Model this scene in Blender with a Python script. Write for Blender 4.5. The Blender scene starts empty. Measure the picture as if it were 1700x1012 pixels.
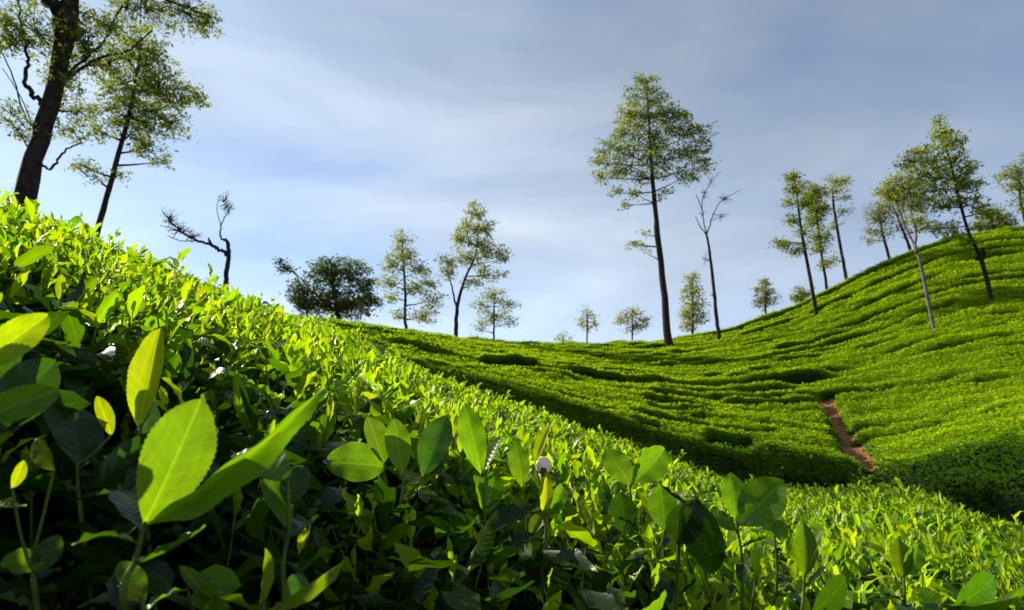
import bpy, math
import numpy as np
from mathutils import Vector

rng = np.random.default_rng(7)
C = bpy.context.scene.collection
R = math.radians

# ------------------------------------------------------------------ camera
SC = bpy.context.scene
FPX = 1150.0                      # focal length in photograph pixels (1700 wide)
PITCH = R(16.0)
cam_d = bpy.data.cameras.new('camera')
cam = bpy.data.objects.new('camera', cam_d)
C.objects.link(cam)
cam.location = (0, 0, 0)
cam.rotation_euler = (R(90) + PITCH, 0, 0)
cam_d.sensor_width = 36.0
cam_d.lens = FPX / 1700.0 * 36.0
cam_d.clip_start = 0.02
cam_d.clip_end = 3000
cam_d.dof.use_dof = True
cam_d.dof.focus_distance = 1.0
cam_d.dof.aperture_fstop = 13.0
SC.camera = cam

# ------------------------------------------------------------------ light
SUN_AZ, SUN_EL = R(-63), R(33)    # azimuth from the view direction (+Y), negative = left
world = bpy.data.worlds.new('World')
SC.world = world
world.use_nodes = True
wn, wl = world.node_tree.nodes, world.node_tree.links
wn.clear()
def wnode(t, **kw):
    n = wn.new(t)
    for k, v in kw.items():
        setattr(n, k, v)
    return n
w_out = wnode('ShaderNodeOutputWorld')
w_bg = wnode('ShaderNodeBackground')
w_bg.inputs['Strength'].default_value = 0.104
sky = wnode('ShaderNodeTexSky', sky_type='NISHITA')
sky.sun_disc = False
sky.sun_elevation = SUN_EL
sky.sun_rotation = SUN_AZ
sky.altitude = 1500
sky.air_density = 1.0
sky.dust_density = 0.25
sky.ozone_density = 1.3
w_tc = wnode('ShaderNodeTexCoord')
w_map = wnode('ShaderNodeMapping')
w_map.inputs['Rotation'].default_value = (R(20), R(-28), R(12))
w_map.inputs['Scale'].default_value = (1.0, 2.6, 3.6)
w_n1 = wnode('ShaderNodeTexNoise')
w_n1.inputs['Scale'].default_value = 1.25
w_n1.inputs['Detail'].default_value = 7
w_n1.inputs['Roughness'].default_value = 0.52
w_n1.inputs['Distortion'].default_value = 0.5
w_r1 = wnode('ShaderNodeValToRGB')
w_r1.color_ramp.elements[0].position = 0.34
w_r1.color_ramp.elements[0].color = (0.15, 0.15, 0.15, 1)
w_r1.color_ramp.elements[1].position = 0.72
w_r1.color_ramp.elements[1].color = (0.9, 0.9, 0.9, 1)
# cloud veil: grey-lavender sheet, as bright as the sky is around it
w_hue = wnode('ShaderNodeMix', data_type='RGBA', blend_type='MIX')
w_bw = wnode('ShaderNodeRGBToBW')
w_mul = wnode('ShaderNodeVectorMath', operation='MULTIPLY')
w_mul.inputs[1].default_value = (1.38, 1.57, 1.74)
w_add = wnode('ShaderNodeVectorMath', operation='ADD')
w_add.inputs[1].default_value = (0.35, 0.4, 0.55)
w_n2 = wnode('ShaderNodeTexNoise')
w_n2.inputs['Scale'].default_value = 1.7
w_n2.inputs['Detail'].default_value = 6
w_n2.inputs['Roughness'].default_value = 0.55
w_n2.inputs['Distortion'].default_value = 0.9
w_m2 = wnode('ShaderNodeMapping')
w_m2.inputs['Location'].default_value = (3.1, 0.4, 1.7)
w_m2.inputs['Rotation'].default_value = (R(10), R(32), R(0))
w_m2.inputs['Scale'].default_value = (1.0, 1.4, 3.2)
w_r2 = wnode('ShaderNodeMapRange', interpolation_type='SMOOTHSTEP')
w_r2.inputs['From Min'].default_value = 0.35
w_r2.inputs['From Max'].default_value = 0.68
w_r2.inputs['To Min'].default_value = 0.95
w_r2.inputs['To Max'].default_value = 1.24
w_sc = wnode('ShaderNodeVectorMath', operation='SCALE')
wl.new(w_tc.outputs['Generated'], w_m2.inputs['Vector'])
wl.new(w_m2.outputs[0], w_n2.inputs['Vector'])
wl.new(w_n2.outputs['Fac'], w_r2.inputs['Value'])
wl.new(w_r2.outputs[0], w_sc.inputs['Scale'])
wl.new(w_tc.outputs['Generated'], w_map.inputs['Vector'])
wl.new(w_map.outputs[0], w_n1.inputs['Vector'])
wl.new(w_n1.outputs['Fac'], w_r1.inputs['Fac'])
wl.new(sky.outputs[0], w_bw.inputs[0])
wl.new(w_bw.outputs[0], w_mul.inputs[0])
wl.new(w_mul.outputs[0], w_add.inputs[0])
wl.new(w_r1.outputs[0], w_hue.inputs['Factor'])
wl.new(sky.outputs[0], w_hue.inputs['A'])
wl.new(w_add.outputs[0], w_sc.inputs[0])
wl.new(w_sc.outputs[0], w_hue.inputs['B'])
wl.new(w_hue.outputs['Result'], w_bg.inputs['Color'])
wl.new(w_bg.outputs[0], w_out.inputs['Surface'])

sun_d = bpy.data.lights.new('sun', 'SUN')
sun_d.energy = 5.0
sun_d.angle = R(0.53)
sun_d.color = (1.0, 0.94, 0.79)
sun = bpy.data.objects.new('sun', sun_d)
C.objects.link(sun)
s_dir = Vector((math.sin(SUN_AZ) * math.cos(SUN_EL), math.cos(SUN_AZ) * math.cos(SUN_EL), math.sin(SUN_EL)))
sun.rotation_euler = s_dir.to_track_quat('Z', 'Y').to_euler()
sun.location = (-30, 10, 60)

SC.view_settings.view_transform = 'Standard'
SC.view_settings.look = 'None'
SC.view_settings.exposure = 0.85
SC.view_settings.gamma = 1.0
SC.view_settings.use_curve_mapping = False
SC.render.engine = 'CYCLES'
cy = SC.cycles
cy.max_bounces = 7
cy.diffuse_bounces = 3
cy.glossy_bounces = 2
cy.transmission_bounces = 5
cy.use_denoising = True
SC.render.film_transparent = False

# ------------------------------------------------------------------ pixel geometry
CP, SP = math.cos(PITCH), math.sin(PITCH)
def ray(px, py):
    px, py = np.asarray(px, float), np.asarray(py, float)
    X = (px - 850.0) / FPX
    Y = (506.0 - py) / FPX
    return np.stack([X, CP - Y * SP, SP + Y * CP], -1)
def azel(px, py):
    d = ray(px, py)
    h = np.hypot(d[..., 0], d[..., 1])
    return np.arctan2(d[..., 0], d[..., 1]), np.arctan2(d[..., 2], h)
def at(px, py, r):
    """point on the pixel's ray at horizontal distance r"""
    d = ray(px, py)
    h = np.hypot(d[..., 0], d[..., 1])
    return d / h[..., None] * np.asarray(r, float)[..., None]

# ------------------------------------------------------------------ smooth noise (numpy)
_perm = rng.random((64, 64))
def noise2(x, y, seed=0):
    x = np.asarray(x, float) + seed * 17.13
    y = np.asarray(y, float) + seed * 9.71
    xi, yi = np.floor(x).astype(int), np.floor(y).astype(int)
    fx, fy = x - xi, y - yi
    fx, fy = fx * fx * (3 - 2 * fx), fy * fy * (3 - 2 * fy)
    g = lambda a, b: _perm[a % 64, b % 64]
    return (g(xi, yi) * (1 - fx) * (1 - fy) + g(xi + 1, yi) * fx * (1 - fy)
            + g(xi, yi + 1) * (1 - fx) * fy + g(xi + 1, yi + 1) * fx * fy) * 2 - 1
def sstep(a, b, x):
    t = np.clip((x - a) / (b - a), 0, 1)
    return t * t * (3 - 2 * t)

# ------------------------------------------------------------------ the land as a height function
def table(pts):
    p = np.array(pts, float)
    a, e = azel(p[:, 0], p[:, 1])
    o = np.argsort(a)
    return a[o], e[o]
def smooth_interp(a, A, E):
    """interp, averaged over a small window so that the land has no creases"""
    s = 0
    for k in (-1.5, -0.75, 0, 0.75, 1.5):
        s = s + np.interp(a + R(k), A, E)
    return s / 5
NS = table([(-420, 205), (-300, 235), (0, 333), (100, 372), (200, 416), (300, 455), (400, 496), (480, 522),
            (560, 546), (650, 590), (750, 635), (850, 668), (950, 705), (1050, 742), (1150, 780), (1230, 805),
            (1300, 808), (1400, 808), (1500, 814), (1560, 824), (1610, 856), (1700, 878), (2000, 935)])
FS = table([(-420, 300), (0, 400), (300, 515), (480, 560), (560, 570), (650, 592), (750, 636), (850, 668), (950, 704),
            (1050, 738), (1150, 768), (1230, 786), (1300, 792), (1400, 795), (1500, 790), (1560, 798), (1600, 800), (1650, 800), (1700, 795), (2000, 790)])
SK = table([(-420, 260), (0, 345), (300, 480), (480, 520), (560, 530), (650, 544), (750, 558), (850, 566), (950, 569),
            (1050, 565), (1110, 561), (1200, 546), (1300, 514), (1400, 464), (1500, 417), (1560, 396),
            (1620, 384), (1700, 374), (1800, 365), (2000, 365)])
RN_A = np.array([-60, -39, -25, -13, 0, 12, 19, 28, 36, 60]) * math.pi / 180
RN_R = np.array([3.6, 4.2, 6.0, 9.0, 7.0, 8.0, 9.5, 10, 8.5, 8])       # near crest
R1_A = np.array([-60, -39, -25, -13, 0, 12, 19, 26, 36, 60]) * math.pi / 180
R1_R = np.array([12, 12, 13, 14.5, 14, 15, 16, 17, 15, 14.0])           # far slope starts
R2_A = np.array([-60, -39, -20, -13, 0, 12, 20, 30, 36, 60]) * math.pi / 180
R2_R = np.array([26, 27, 28, 30, 40, 46, 48, 53, 58, 62.0])             # skyline
def land_params(a):
    ac = np.clip(a, R(-58), R(58))
    return (smooth_interp(ac, *NS), smooth_interp(ac, *FS), smooth_interp(ac, *SK),
            smooth_interp(ac, RN_A, RN_R), smooth_interp(ac, R1_A, R1_R), smooth_interp(ac, R2_A, R2_R))
BK = table([(-420, 290), (300, 505), (560, 562), (650, 580), (750, 612), (820, 632), (900, 654), (994, 685), (1112, 713),
            (1229, 728), (1323, 746), (1418, 769), (1480, 778), (1530, 764), (1600, 754), (1653, 748), (1700, 738), (2000, 720)])
def far_elev(t, e0, e1, a, r1, r2):
    eb = smooth_interp(np.clip(a, R(-58), R(58)), *BK) - R(0.25) + R(0.3) * noise2(a * 11, 0.5 + 0 * a, 8)      # top of the steep bank at the foot of the slope
    tb = np.maximum((eb - e0) * r1 * 0.75, 0.2) / (r2 - r1)
    u = np.clip((t - tb) / (1 - tb), 0, 1)
    return np.where(t < tb, e0 + (eb - e0) * t / tb, eb + (e1 - eb) * (0.8 * u + 0.2 * (1 - (1 - u) ** 2)))
def canopy(x, y):
    """height of the top of the tea (bushes clipped to a table) above the camera's level"""
    x, y = np.asarray(x, float), np.asarray(y, float)
    r = np.hypot(x, y) + 1e-6
    a = np.arctan2(x, y)
    eN, e0, e1, rn, r1, r2 = land_params(a)
    c = np.interp(a, [R(-40), R(0), R(20), R(36)], [0.085, 0.10, 0.14, 0.155])
    z_near = r * np.tan(eN) - c * np.clip(1 - r / rn, 0, 1)
    zn = rn * np.tan(eN)
    z1 = r1 * np.tan(e0)
    u = np.clip((r - rn) / (r1 - rn), 0, 1)
    D = np.interp(a, [R(-20), R(-5), R(15), R(27), R(30), R(40)], [0.8, 2.0, 2.2, 2.2, 3.4, 3.4])
    z_dip = zn + (z1 - zn) * u - D * np.sin(math.pi * u) ** 1.3
    t = np.clip((r - r1) / (r2 - r1), 0, 1)
    z_far = r * np.tan(far_elev(t, e0, e1, a, r1, r2))
    z_far = z_far + 0.25 * noise2(x * 0.14, y * 0.14, 3) * np.sin(math.pi * np.clip(t, 0, 1))
    q = np.maximum(r - r2, 0)
    z_back = r2 * np.tan(e1) - 0.16 * q ** 1.15
    z_back = np.maximum(z_back, -60 + 0 * q)
    z = np.where(r < rn, z_near, np.where(r < r1, z_dip, np.where(r < r2, z_far, z_back)))
    # behind the camera the near slope simply goes on
    plane = -0.36 * x + 0.14 * y - 0.1
    k = sstep(R(75), R(110), np.abs(a))
    z = z * (1 - k) + np.maximum(plane, -12) * k
    return z
BUSH = 0.85
def cam_gap(x, y):
    """the picker's path the photographer stands in"""
    return sstep(0.30, 0.36, y)

# ------------------------------------------------------------------ materials
def mat(name):
    m = bpy.data.materials.new(name)
    m.use_nodes = True
    m.node_tree.nodes.clear()
    return m
def nd(m, t, **kw):
    n = m.node_tree.nodes.new(t)
    for k, v in kw.items():
        setattr(n, k, v)
    return n
def lk(m, a, b):
    m.node_tree.links.new(a, b)

def leaf_material(name, trans_mul=(2.35, 2.3, 0.5), trans_mix=0.45, rough=0.38, veins=True, spec=0.5, relief=0.0004):
    m = mat(name)
    out = nd(m, 'ShaderNodeOutputMaterial')
    col = nd(m, 'ShaderNodeAttribute', attribute_name='col')
    pr = nd(m, 'ShaderNodeBsdfPrincipled')
    pr.inputs['Roughness'].default_value = rough
    pr.inputs['Specular IOR Level'].default_value = spec
    tr = nd(m, 'ShaderNodeBsdfTranslucent')
    mul = nd(m, 'ShaderNodeVectorMath', operation='MULTIPLY')
    mul.inputs[1].default_value = trans_mul
    mx = nd(m, 'ShaderNodeMixShader')
    mx.inputs[0].default_value = trans_mix
    src = col.outputs['Color']
    if veins:
        luv = nd(m, 'ShaderNodeAttribute', attribute_name='luv')
        sep = nd(m, 'ShaderNodeSeparateXYZ')
        lk(m, luv.outputs['Vector'], sep.inputs[0])
        ab = nd(m, 'ShaderNodeMath', operation='ABSOLUTE')
        lk(m, sep.outputs['X'], ab.inputs[0])
        mr = nd(m, 'ShaderNodeMapRange', interpolation_type='SMOOTHSTEP')
        mr.inputs['From Min'].default_value = 0.02
        mr.inputs['From Max'].default_value = 0.07
        mr.inputs['To Min'].default_value = 1.0
        mr.inputs['To Max'].default_value = 0.0
        lk(m, ab.outputs[0], mr.inputs['Value'])
        # side veins: lines running forward and outward
        m1 = nd(m, 'ShaderNodeMath', operation='MULTIPLY_ADD')
        lk(m, ab.outputs[0], m1.inputs[0])
        m1.inputs[1].default_value = -0.17
        lk(m, sep.outputs['Y'], m1.inputs[2])
        m2 = nd(m, 'ShaderNodeMath', operation='MULTIPLY')
        lk(m, m1.outputs[0], m2.inputs[0])
        m2.inputs[1].default_value = 58.0
        m3 = nd(m, 'ShaderNodeMath', operation='SINE')
        lk(m, m2.outputs[0], m3.inputs[0])
        m4 = nd(m, 'ShaderNodeMapRange', interpolation_type='SMOOTHSTEP')
        m4.inputs['From Min'].default_value = 0.75
        m4.inputs['From Max'].default_value = 1.0
        lk(m, m3.outputs[0], m4.inputs['Value'])
        vsum = nd(m, 'ShaderNodeMath', operation='MULTIPLY_ADD')
        lk(m, m4.outputs[0], vsum.inputs[0])
        vsum.inputs[1].default_value = 0.30
        lk(m, mr.outputs[0], vsum.inputs[2])
        nz = nd(m, 'ShaderNodeTexNoise')
        nz.inputs['Scale'].default_value = 6.0
        nz.inputs['Detail'].default_value = 4.0
        lk(m, luv.outputs['Vector'], nz.inputs['Vector'])
        sc = nd(m, 'ShaderNodeMapRange')
        sc.inputs['From Min'].default_value = 0.3
        sc.inputs['From Max'].default_value = 0.7
        sc.inputs['To Min'].default_value = 0.86
        sc.inputs['To Max'].default_value = 1.12
        lk(m, nz.outputs['Fac'], sc.inputs['Value'])
        va = nd(m, 'ShaderNodeMath', operation='MULTIPLY_ADD')
        lk(m, vsum.outputs[0], va.inputs[0])
        va.inputs[1].default_value = 0.4
        lk(m, sc.outputs[0], va.inputs[2])
        vm = nd(m, 'ShaderNodeVectorMath', operation='SCALE')
        lk(m, src, vm.inputs[0])
        lk(m, va.outputs[0], vm.inputs['Scale'])
        src = vm.outputs[0]
        # brown blemishes and nibbled, dried spots
        n5 = nd(m, 'ShaderNodeTexNoise')
        n5.inputs['Scale'].default_value = 3.2
        n5.inputs['Detail'].default_value = 3.0
        lk(m, luv.outputs['Vector'], n5.inputs['Vector'])
        m5 = nd(m, 'ShaderNodeMapRange', interpolation_type='SMOOTHSTEP')
        m5.inputs['From Min'].default_value = 0.70
        m5.inputs['From Max'].default_value = 0.74
        lk(m, n5.outputs['Fac'], m5.inputs['Value'])
        x5 = nd(m, 'ShaderNodeMix', data_type='RGBA')
        lk(m, m5.outputs[0], x5.inputs['Factor'])
        lk(m, src, x5.inputs['A'])
        x5.inputs['B'].default_value = (0.10, 0.05, 0.015, 1)
        src = x5.outputs['Result']
        bp = nd(m, 'ShaderNodeBump')
        bp.inputs['Strength'].default_value = 0.5
        bp.inputs['Distance'].default_value = relief
        sinv = nd(m, 'ShaderNodeMath', operation='MULTIPLY_ADD')
        lk(m, m3.outputs[0], sinv.inputs[0])
        sinv.inputs[1].default_value = -0.5
        lk(m, nz.outputs['Fac'], sinv.inputs[2])
        lk(m, sinv.outputs[0], bp.inputs['Height'])
        lk(m, bp.outputs[0], pr.inputs['Normal'])
    lk(m, src, pr.inputs['Base Color'])
    lk(m, src, mul.inputs[0])
    lk(m, mul.outputs[0], tr.inputs['Color'])
    lk(m, pr.outputs[0], mx.inputs[1])
    lk(m, tr.outputs[0], mx.inputs[2])
    lk(m, mx.outputs[0], out.inputs['Surface'])
    return m

def rough_material(name, c1, c2, scale, bump=0.3, rough=0.85, dist=0.02, c3=None):
    m = mat(name)
    out = nd(m, 'ShaderNodeOutputMaterial')
    pr = nd(m, 'ShaderNodeBsdfPrincipled')
    pr.inputs['Roughness'].default_value = rough
    pr.inputs['Specular IOR Level'].default_value = 0.05
    tc = nd(m, 'ShaderNodeTexCoord')
    n = nd(m, 'ShaderNodeTexNoise')
    n.inputs['Scale'].default_value = scale
    n.inputs['Detail'].default_value = 8
    n.inputs['Roughness'].default_value = 0.65
    lk(m, tc.outputs['Object'], n.inputs['Vector'])
    rp = nd(m, 'ShaderNodeValToRGB')
    rp.color_ramp.elements[0].position = 0.35
    rp.color_ramp.elements[0].color = (*c1, 1)
    rp.color_ramp.elements[1].position = 0.68
    rp.color_ramp.elements[1].color = (*c2, 1)
    lk(m, n.outputs['Fac'], rp.inputs['Fac'])
    lk(m, rp.outputs[0], pr.inputs['Base Color'])
    bp = nd(m, 'ShaderNodeBump')
    bp.inputs['Strength'].default_value = bump
    bp.inputs['Distance'].default_value = dist
    lk(m, n.outputs['Fac'], bp.inputs['Height'])
    lk(m, bp.outputs[0], pr.inputs['Normal'])
    lk(m, pr.outputs[0], out.inputs['Surface'])
    return m

M_LEAF = leaf_material('tea_leaf', trans_mix=0.5, spec=0.32, rough=0.34)
M_YLEAF = leaf_material('tender_tea_leaf', trans_mix=0.55, spec=0.22, rough=0.5, relief=0.00025, trans_mul=(2.0, 1.95, 0.4))
M_FARLEAF = leaf_material('tea_leaf_far', veins=False, rough=0.6, spec=0.1, trans_mix=0.42)
M_BODY = leaf_material('hedge_mass', veins=False, rough=1.0, spec=0.0, trans_mix=0.3)
M_TREELEAF = leaf_material('tree_leaf', veins=False, rough=0.55, spec=0.3, trans_mul=(1.9, 1.9, 0.8), trans_mix=0.4)
M_SOIL = rough_material('leaf_litter_soil', (0.018, 0.011, 0.007), (0.06, 0.034, 0.02), 4.0, dist=0.05)
M_RED = rough_material('red_soil', (0.15, 0.055, 0.02), (0.42, 0.18, 0.075), 5.0, bump=0.8, dist=0.05)
M_INNER = rough_material('inner_shade', (0.006, 0.012, 0.004), (0.014, 0.03, 0.005), 9.0, bump=1.0, dist=0.08)  # near-black: shade inside the bushes put into the colour of a sheet
M_TWIG = rough_material('twig_bark', (0.05, 0.035, 0.02), (0.14, 0.11, 0.07), 40.0, dist=0.002)
M_GREENSTEM = rough_material('green_stem', (0.03, 0.055, 0.008), (0.10, 0.14, 0.02), 30.0, dist=0.001, rough=0.5)
M_BARK = rough_material('tree_bark', (0.012, 0.009, 0.008), (0.045, 0.033, 0.028), 5.0, bump=1.0, dist=0.04)
M_BARKPALE = rough_material('pale_bark', (0.06, 0.05, 0.042), (0.19, 0.17, 0.145), 5.0, bump=0.6, dist=0.03)
M_PETAL = rough_material('petal', (0.62, 0.42, 0.30), (0.84, 0.76, 0.64), 60.0, rough=0.6, dist=0.001)
M_DRY = rough_material('dry_leaf', (0.16, 0.05, 0.02), (0.4, 0.18, 0.08), 40.0, dist=0.001)

# ------------------------------------------------------------------ mesh building
class MB:
    """collects numpy chunks of vertices and faces and links them as ONE mesh object"""
    def __init__(s):
        s.v, s.f, s.m, s.col, s.luv, s.n = [], [], [], [], [], 0
    def add(s, v, f, mi=0, col=None, luv=None):
        v = np.asarray(v, np.float32).reshape(-1, 3)
        f = np.asarray(f, np.int64)
        s.f.append(f + s.n)
        s.m.append(mi)
        s.v.append(v)
        s.n += len(v)
        s.col.append(np.zeros((len(v), 3), np.float32) + 0.1 if col is None else np.asarray(col, np.float32).reshape(-1, 3))
        s.luv.append(np.zeros((len(v), 3), np.float32) if luv is None else np.asarray(luv, np.float32).reshape(-1, 3))
    def mesh(s, name, mats, smooth=True):
        me = bpy.data.meshes.new(name)
        V = np.concatenate(s.v)
        me.vertices.add(len(V))
        me.vertices.foreach_set('co', V.ravel())
        loops = np.concatenate([f.ravel() for f in s.f]).astype(np.int32)
        tot = np.concatenate([np.full(len(f), f.shape[1], np.int32) for f in s.f])
        mi = np.concatenate([np.full(len(f), m, np.int32) for f, m in zip(s.f, s.m)])
        st = np.concatenate([[0], np.cumsum(tot)[:-1]]).astype(np.int32)
        me.loops.add(len(loops))
        me.loops.foreach_set('vertex_index', loops)
        me.polygons.add(len(tot))
        me.polygons.foreach_set('loop_start', st)
        me.polygons.foreach_set('loop_total', tot)
        me.polygons.foreach_set('material_index', mi)
        me.polygons.foreach_set('use_smooth', np.full(len(tot), smooth))
        me.update(calc_edges=True)
        a = me.attributes.new('col', 'FLOAT_COLOR', 'POINT')
        cc = np.concatenate(s.col)
        a.data.foreach_set('color', np.concatenate([cc, np.ones((len(cc), 1), np.float32)], 1).ravel())
        b = me.attributes.new('luv', 'FLOAT_VECTOR', 'POINT')
        b.data.foreach_set('vector', np.concatenate(s.luv).ravel())
        for m in mats:
            me.materials.append(m)
        return me
    def build(s, name, mats, parent=None, smooth=True):
        return link(name, s.mesh(name, mats, smooth), parent)
def link(name, data, parent=None):
    o = bpy.data.objects.new(name, data)
    C.objects.link(o)
    if parent is not None:
        o.parent = parent
    return o
def tag(o, label=None, cat=None, group=None, kind=None):
    if label: o['label'] = label
    if cat: o['category'] = cat
    if group: o['group'] = group
    if kind: o['kind'] = kind
    return o

def grid_faces(nu, nv):
    i = np.arange(nu - 1)[:, None] * nv + np.arange(nv - 1)[None, :]
    i = i.ravel()
    return np.stack([i, i + 1, i + nv + 1, i + nv], 1)

def tube(mb, pts, rad, sides=6, mi=0, col=None, knob=0.0):
    P = np.asarray(pts, float)
    rad = np.broadcast_to(np.asarray(rad, float), (len(P),))
    T = np.gradient(P, axis=0)
    T /= np.linalg.norm(T, axis=1)[:, None] + 1e-9
    ref = np.array([0.31, 0.9, 0.12]) if abs(T[0][1]) < 0.8 else np.array([1.0, 0.1, 0.2])
    A = np.cross(T, ref); A /= np.linalg.norm(A, axis=1)[:, None] + 1e-9
    B = np.cross(T, A)
    th = np.arange(sides) * 2 * math.pi / sides
    rr = rad[:, None] * np.ones(sides)[None]
    if knob:
        rr = rr * (1 + knob * (rng.random(rr.shape) - 0.5))
    V = P[:, None] + rr[..., None] * (np.cos(th)[None, :, None] * A[:, None] + np.sin(th)[None, :, None] * B[:, None])
    n = len(P)
    i = np.arange(n - 1)[:, None] * sides + np.arange(sides)[None]
    j = np.arange(n - 1)[:, None] * sides + (np.arange(sides)[None] + 1) % sides
    F = np.stack([i, j, j + sides, i + sides], -1).reshape(-1, 4)
    V = V.reshape(-1, 3)
    mb.add(V, F, mi, None if col is None else np.tile(col, (len(V), 1)))
    # closed tip
    mb.add(np.vstack([V[-sides:], P[-1] + T[-1] * rad[-1]]), np.stack([np.arange(sides), (np.arange(sides) + 1) % sides, np.full(sides, sides)], 1), mi,
           None if col is None else np.tile(col, (sides + 1, 1)))
def spline(ctrl, n):
    """Catmull-Rom through the control rows"""
    P = np.asarray(ctrl, float)
    if len(P) == 2:
        t = np.linspace(0, 1, n)[:, None]
        return P[0] * (1 - t) + P[1] * t
    Q = np.vstack([2 * P[0] - P[1], P, 2 * P[-1] - P[-2]])
    out = []
    for u in np.linspace(0, len(P) - 1 - 1e-6, n):
        i = int(u); t = u - i
        a, b, c, d = Q[i], Q[i + 1], Q[i + 2], Q[i + 3]
        out.append(0.5 * (2 * b + (c - a) * t + (2 * a - 5 * b + 4 * c - d) * t * t + (3 * b - a - 3 * c + d) * t ** 3))
    return np.array(out)

# ------------------------------------------------------------------ leaf templates (unit length along +Y)
def leaf_outline(t, obov=0.0):
    w = t ** (0.78 + obov) * (1 - t) ** 0.78
    return w
def leaf_template(nl, nc, fold=0.25, curl=0.25, wave=0.0, width=0.42, serr=0.0, obov=0.0, twist=0.0, ph=0.0, tipdown=0.0):
    """nl stations along, nc (odd) columns across; returns verts, faces, luv"""
    t = np.linspace(0.0, 1.0, nl)
    x = np.linspace(-1, 1, nc)
    w = leaf_outline(np.clip(t, 0.02, 0.995), obov)
    w = w / w.max() * width / 2
    w[0] *= 0.35; w[-1] *= 0.12
    V = np.zeros((nl, nc, 3)); L = np.zeros((nl, nc, 3))
    for j, xv in enumerate(x):
        ww = w.copy()
        if serr and abs(xv) > 0.99:
            ww = ww * (1 + serr * np.where(np.arange(nl) % 2 == 0, 1, -1))
        a = curl * (t - 0.15) * 1.4 + tipdown * t ** 4
        yy = np.concatenate([[0], np.cumsum(np.cos(a[:-1]) * np.diff(t))])
        zz = -np.concatenate([[0], np.cumsum(np.sin(a[:-1]) * np.diff(t))])
        tw = twist * (t - 0.3)
        px = ww * xv * math.cos(fold)
        pz = ww * abs(xv) * math.sin(fold) + wave * width * 0.25 * np.sin(t * 19 + ph + (1.7 if xv > 0 else 0)) * abs(xv) ** 2
        V[:, j, 0] = px * np.cos(tw) - pz * np.sin(tw)
        V[:, j, 1] = yy + pz * np.sin(a)
        V[:, j, 2] = zz + px * np.sin(tw) + pz * np.cos(tw) * np.cos(a)
        L[:, j, 0] = xv * ww / (width / 2); L[:, j, 1] = t
    return V.reshape(-1, 3), grid_faces(nl, nc), L.reshape(-1, 3)

def frames(Y, Z):
    Y = Y / (np.linalg.norm(Y, axis=1)[:, None] + 1e-9)
    X = np.cross(Y, Z)
    X /= np.linalg.norm(X, axis=1)[:, None] + 1e-9
    Z = np.cross(X, Y)
    return np.stack([X, Y, Z], 1)       # rows
def scatter(mb, tmpl, P, Y, Z, s, col, mi=0, jitter=0.0):
    """place one leaf template n times"""
    tv, tf, tl = tmpl
    n = len(P)
    if n == 0: return
    Fm = frames(Y, Z)
    s = np.broadcast_to(s, (n,))
    V = np.einsum('kc,ncd->nkd', tv, Fm) * s[:, None, None] + P[:, None]
    k = len(tv)
    F = (tf[None] + (np.arange(n) * k)[:, None, None]).reshape(-1, tf.shape[1])
    L = np.tile(tl, (n, 1)) + np.repeat(np.stack([np.zeros(n), np.zeros(n), rng.random(n) * 50], 1), k, 0)
    mb.add(V.reshape(-1, 3), F, mi, np.repeat(col, k, 0), L)

YOUNG = np.array([0.20, 0.29, 0.003])
MID = np.array([0.075, 0.155, 0.004])
OLD = np.array([0.011, 0.034, 0.002])
def leaf_colour(age, n):
    """age 0 = tender flush, 1 = old leaf"""
    age = np.broadcast_to(age, (n,))[:, None]
    c = np.where(age < 0.5, YOUNG * (1 - age * 2) + MID * age * 2, MID * (2 - 2 * age) + OLD * (2 * age - 1))
    h = rng.normal(0, 0.13, (n, 1))
    c = c * np.exp(rng.normal(0, 0.18, (n, 1))) * np.concatenate([1 + h, np.ones((n, 1)), 1 - h], 1)
    return np.clip(c, 0.002, 0.6)

# ------------------------------------------------------------------ ground: one sheet to the horizon
def build_ground():
    az = np.radians(np.concatenate([np.arange(-180, -60, 6), np.arange(-60, 60, 0.8), np.arange(60, 180.1, 6)]))
    rr = np.concatenate([np.linspace(0.05, 3, 14), np.linspace(3.3, 66, 150), np.geomspace(70, 1500, 26)])
    A, RR = np.meshgrid(az, rr, indexing='ij')
    X, Y = RR * np.sin(A), RR * np.cos(A)
    Z = canopy(X, Y) - BUSH
    Z -= 0.15 * (1 - sstep(0.3, 1.2, RR))
    Z += 0.05 * noise2(X * 1.3, Y * 1.3, 5)
    mb = MB()
    mb.add(np.stack([X, Y, Z], -1), grid_faces(len(az), len(rr)))
    o = mb.build('ground', [M_SOIL])
    tag(o, kind='structure')
build_ground()

def march(px, py, off=0.0, rmin=11.0, rmax=90):
    """where the ray through a photo pixel meets the tea surface beyond the near slope"""
    r = np.arange(rmin, rmax, 0.05)
    P = at(np.full(r.shape, px), np.full(r.shape, py), r)
    d = P[:, 2] - (canopy(P[:, 0], P[:, 1]) + off)
    i = np.where(d < 0)[0]
    return (r[i[0]] if len(i) else None)

# ------------------------------------------------------------------ the near slope: tea canopy
def polar_pts(n, a0, a1, r0, r1, power=1.0):
    a = R(a0) + (R(a1) - R(a0)) * rng.random(n)
    r = (r0 ** (2 * power) + (r1 ** (2 * power) - r0 ** (2 * power)) * rng.random(n)) ** (1 / (2 * power))
    return a, r

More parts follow.
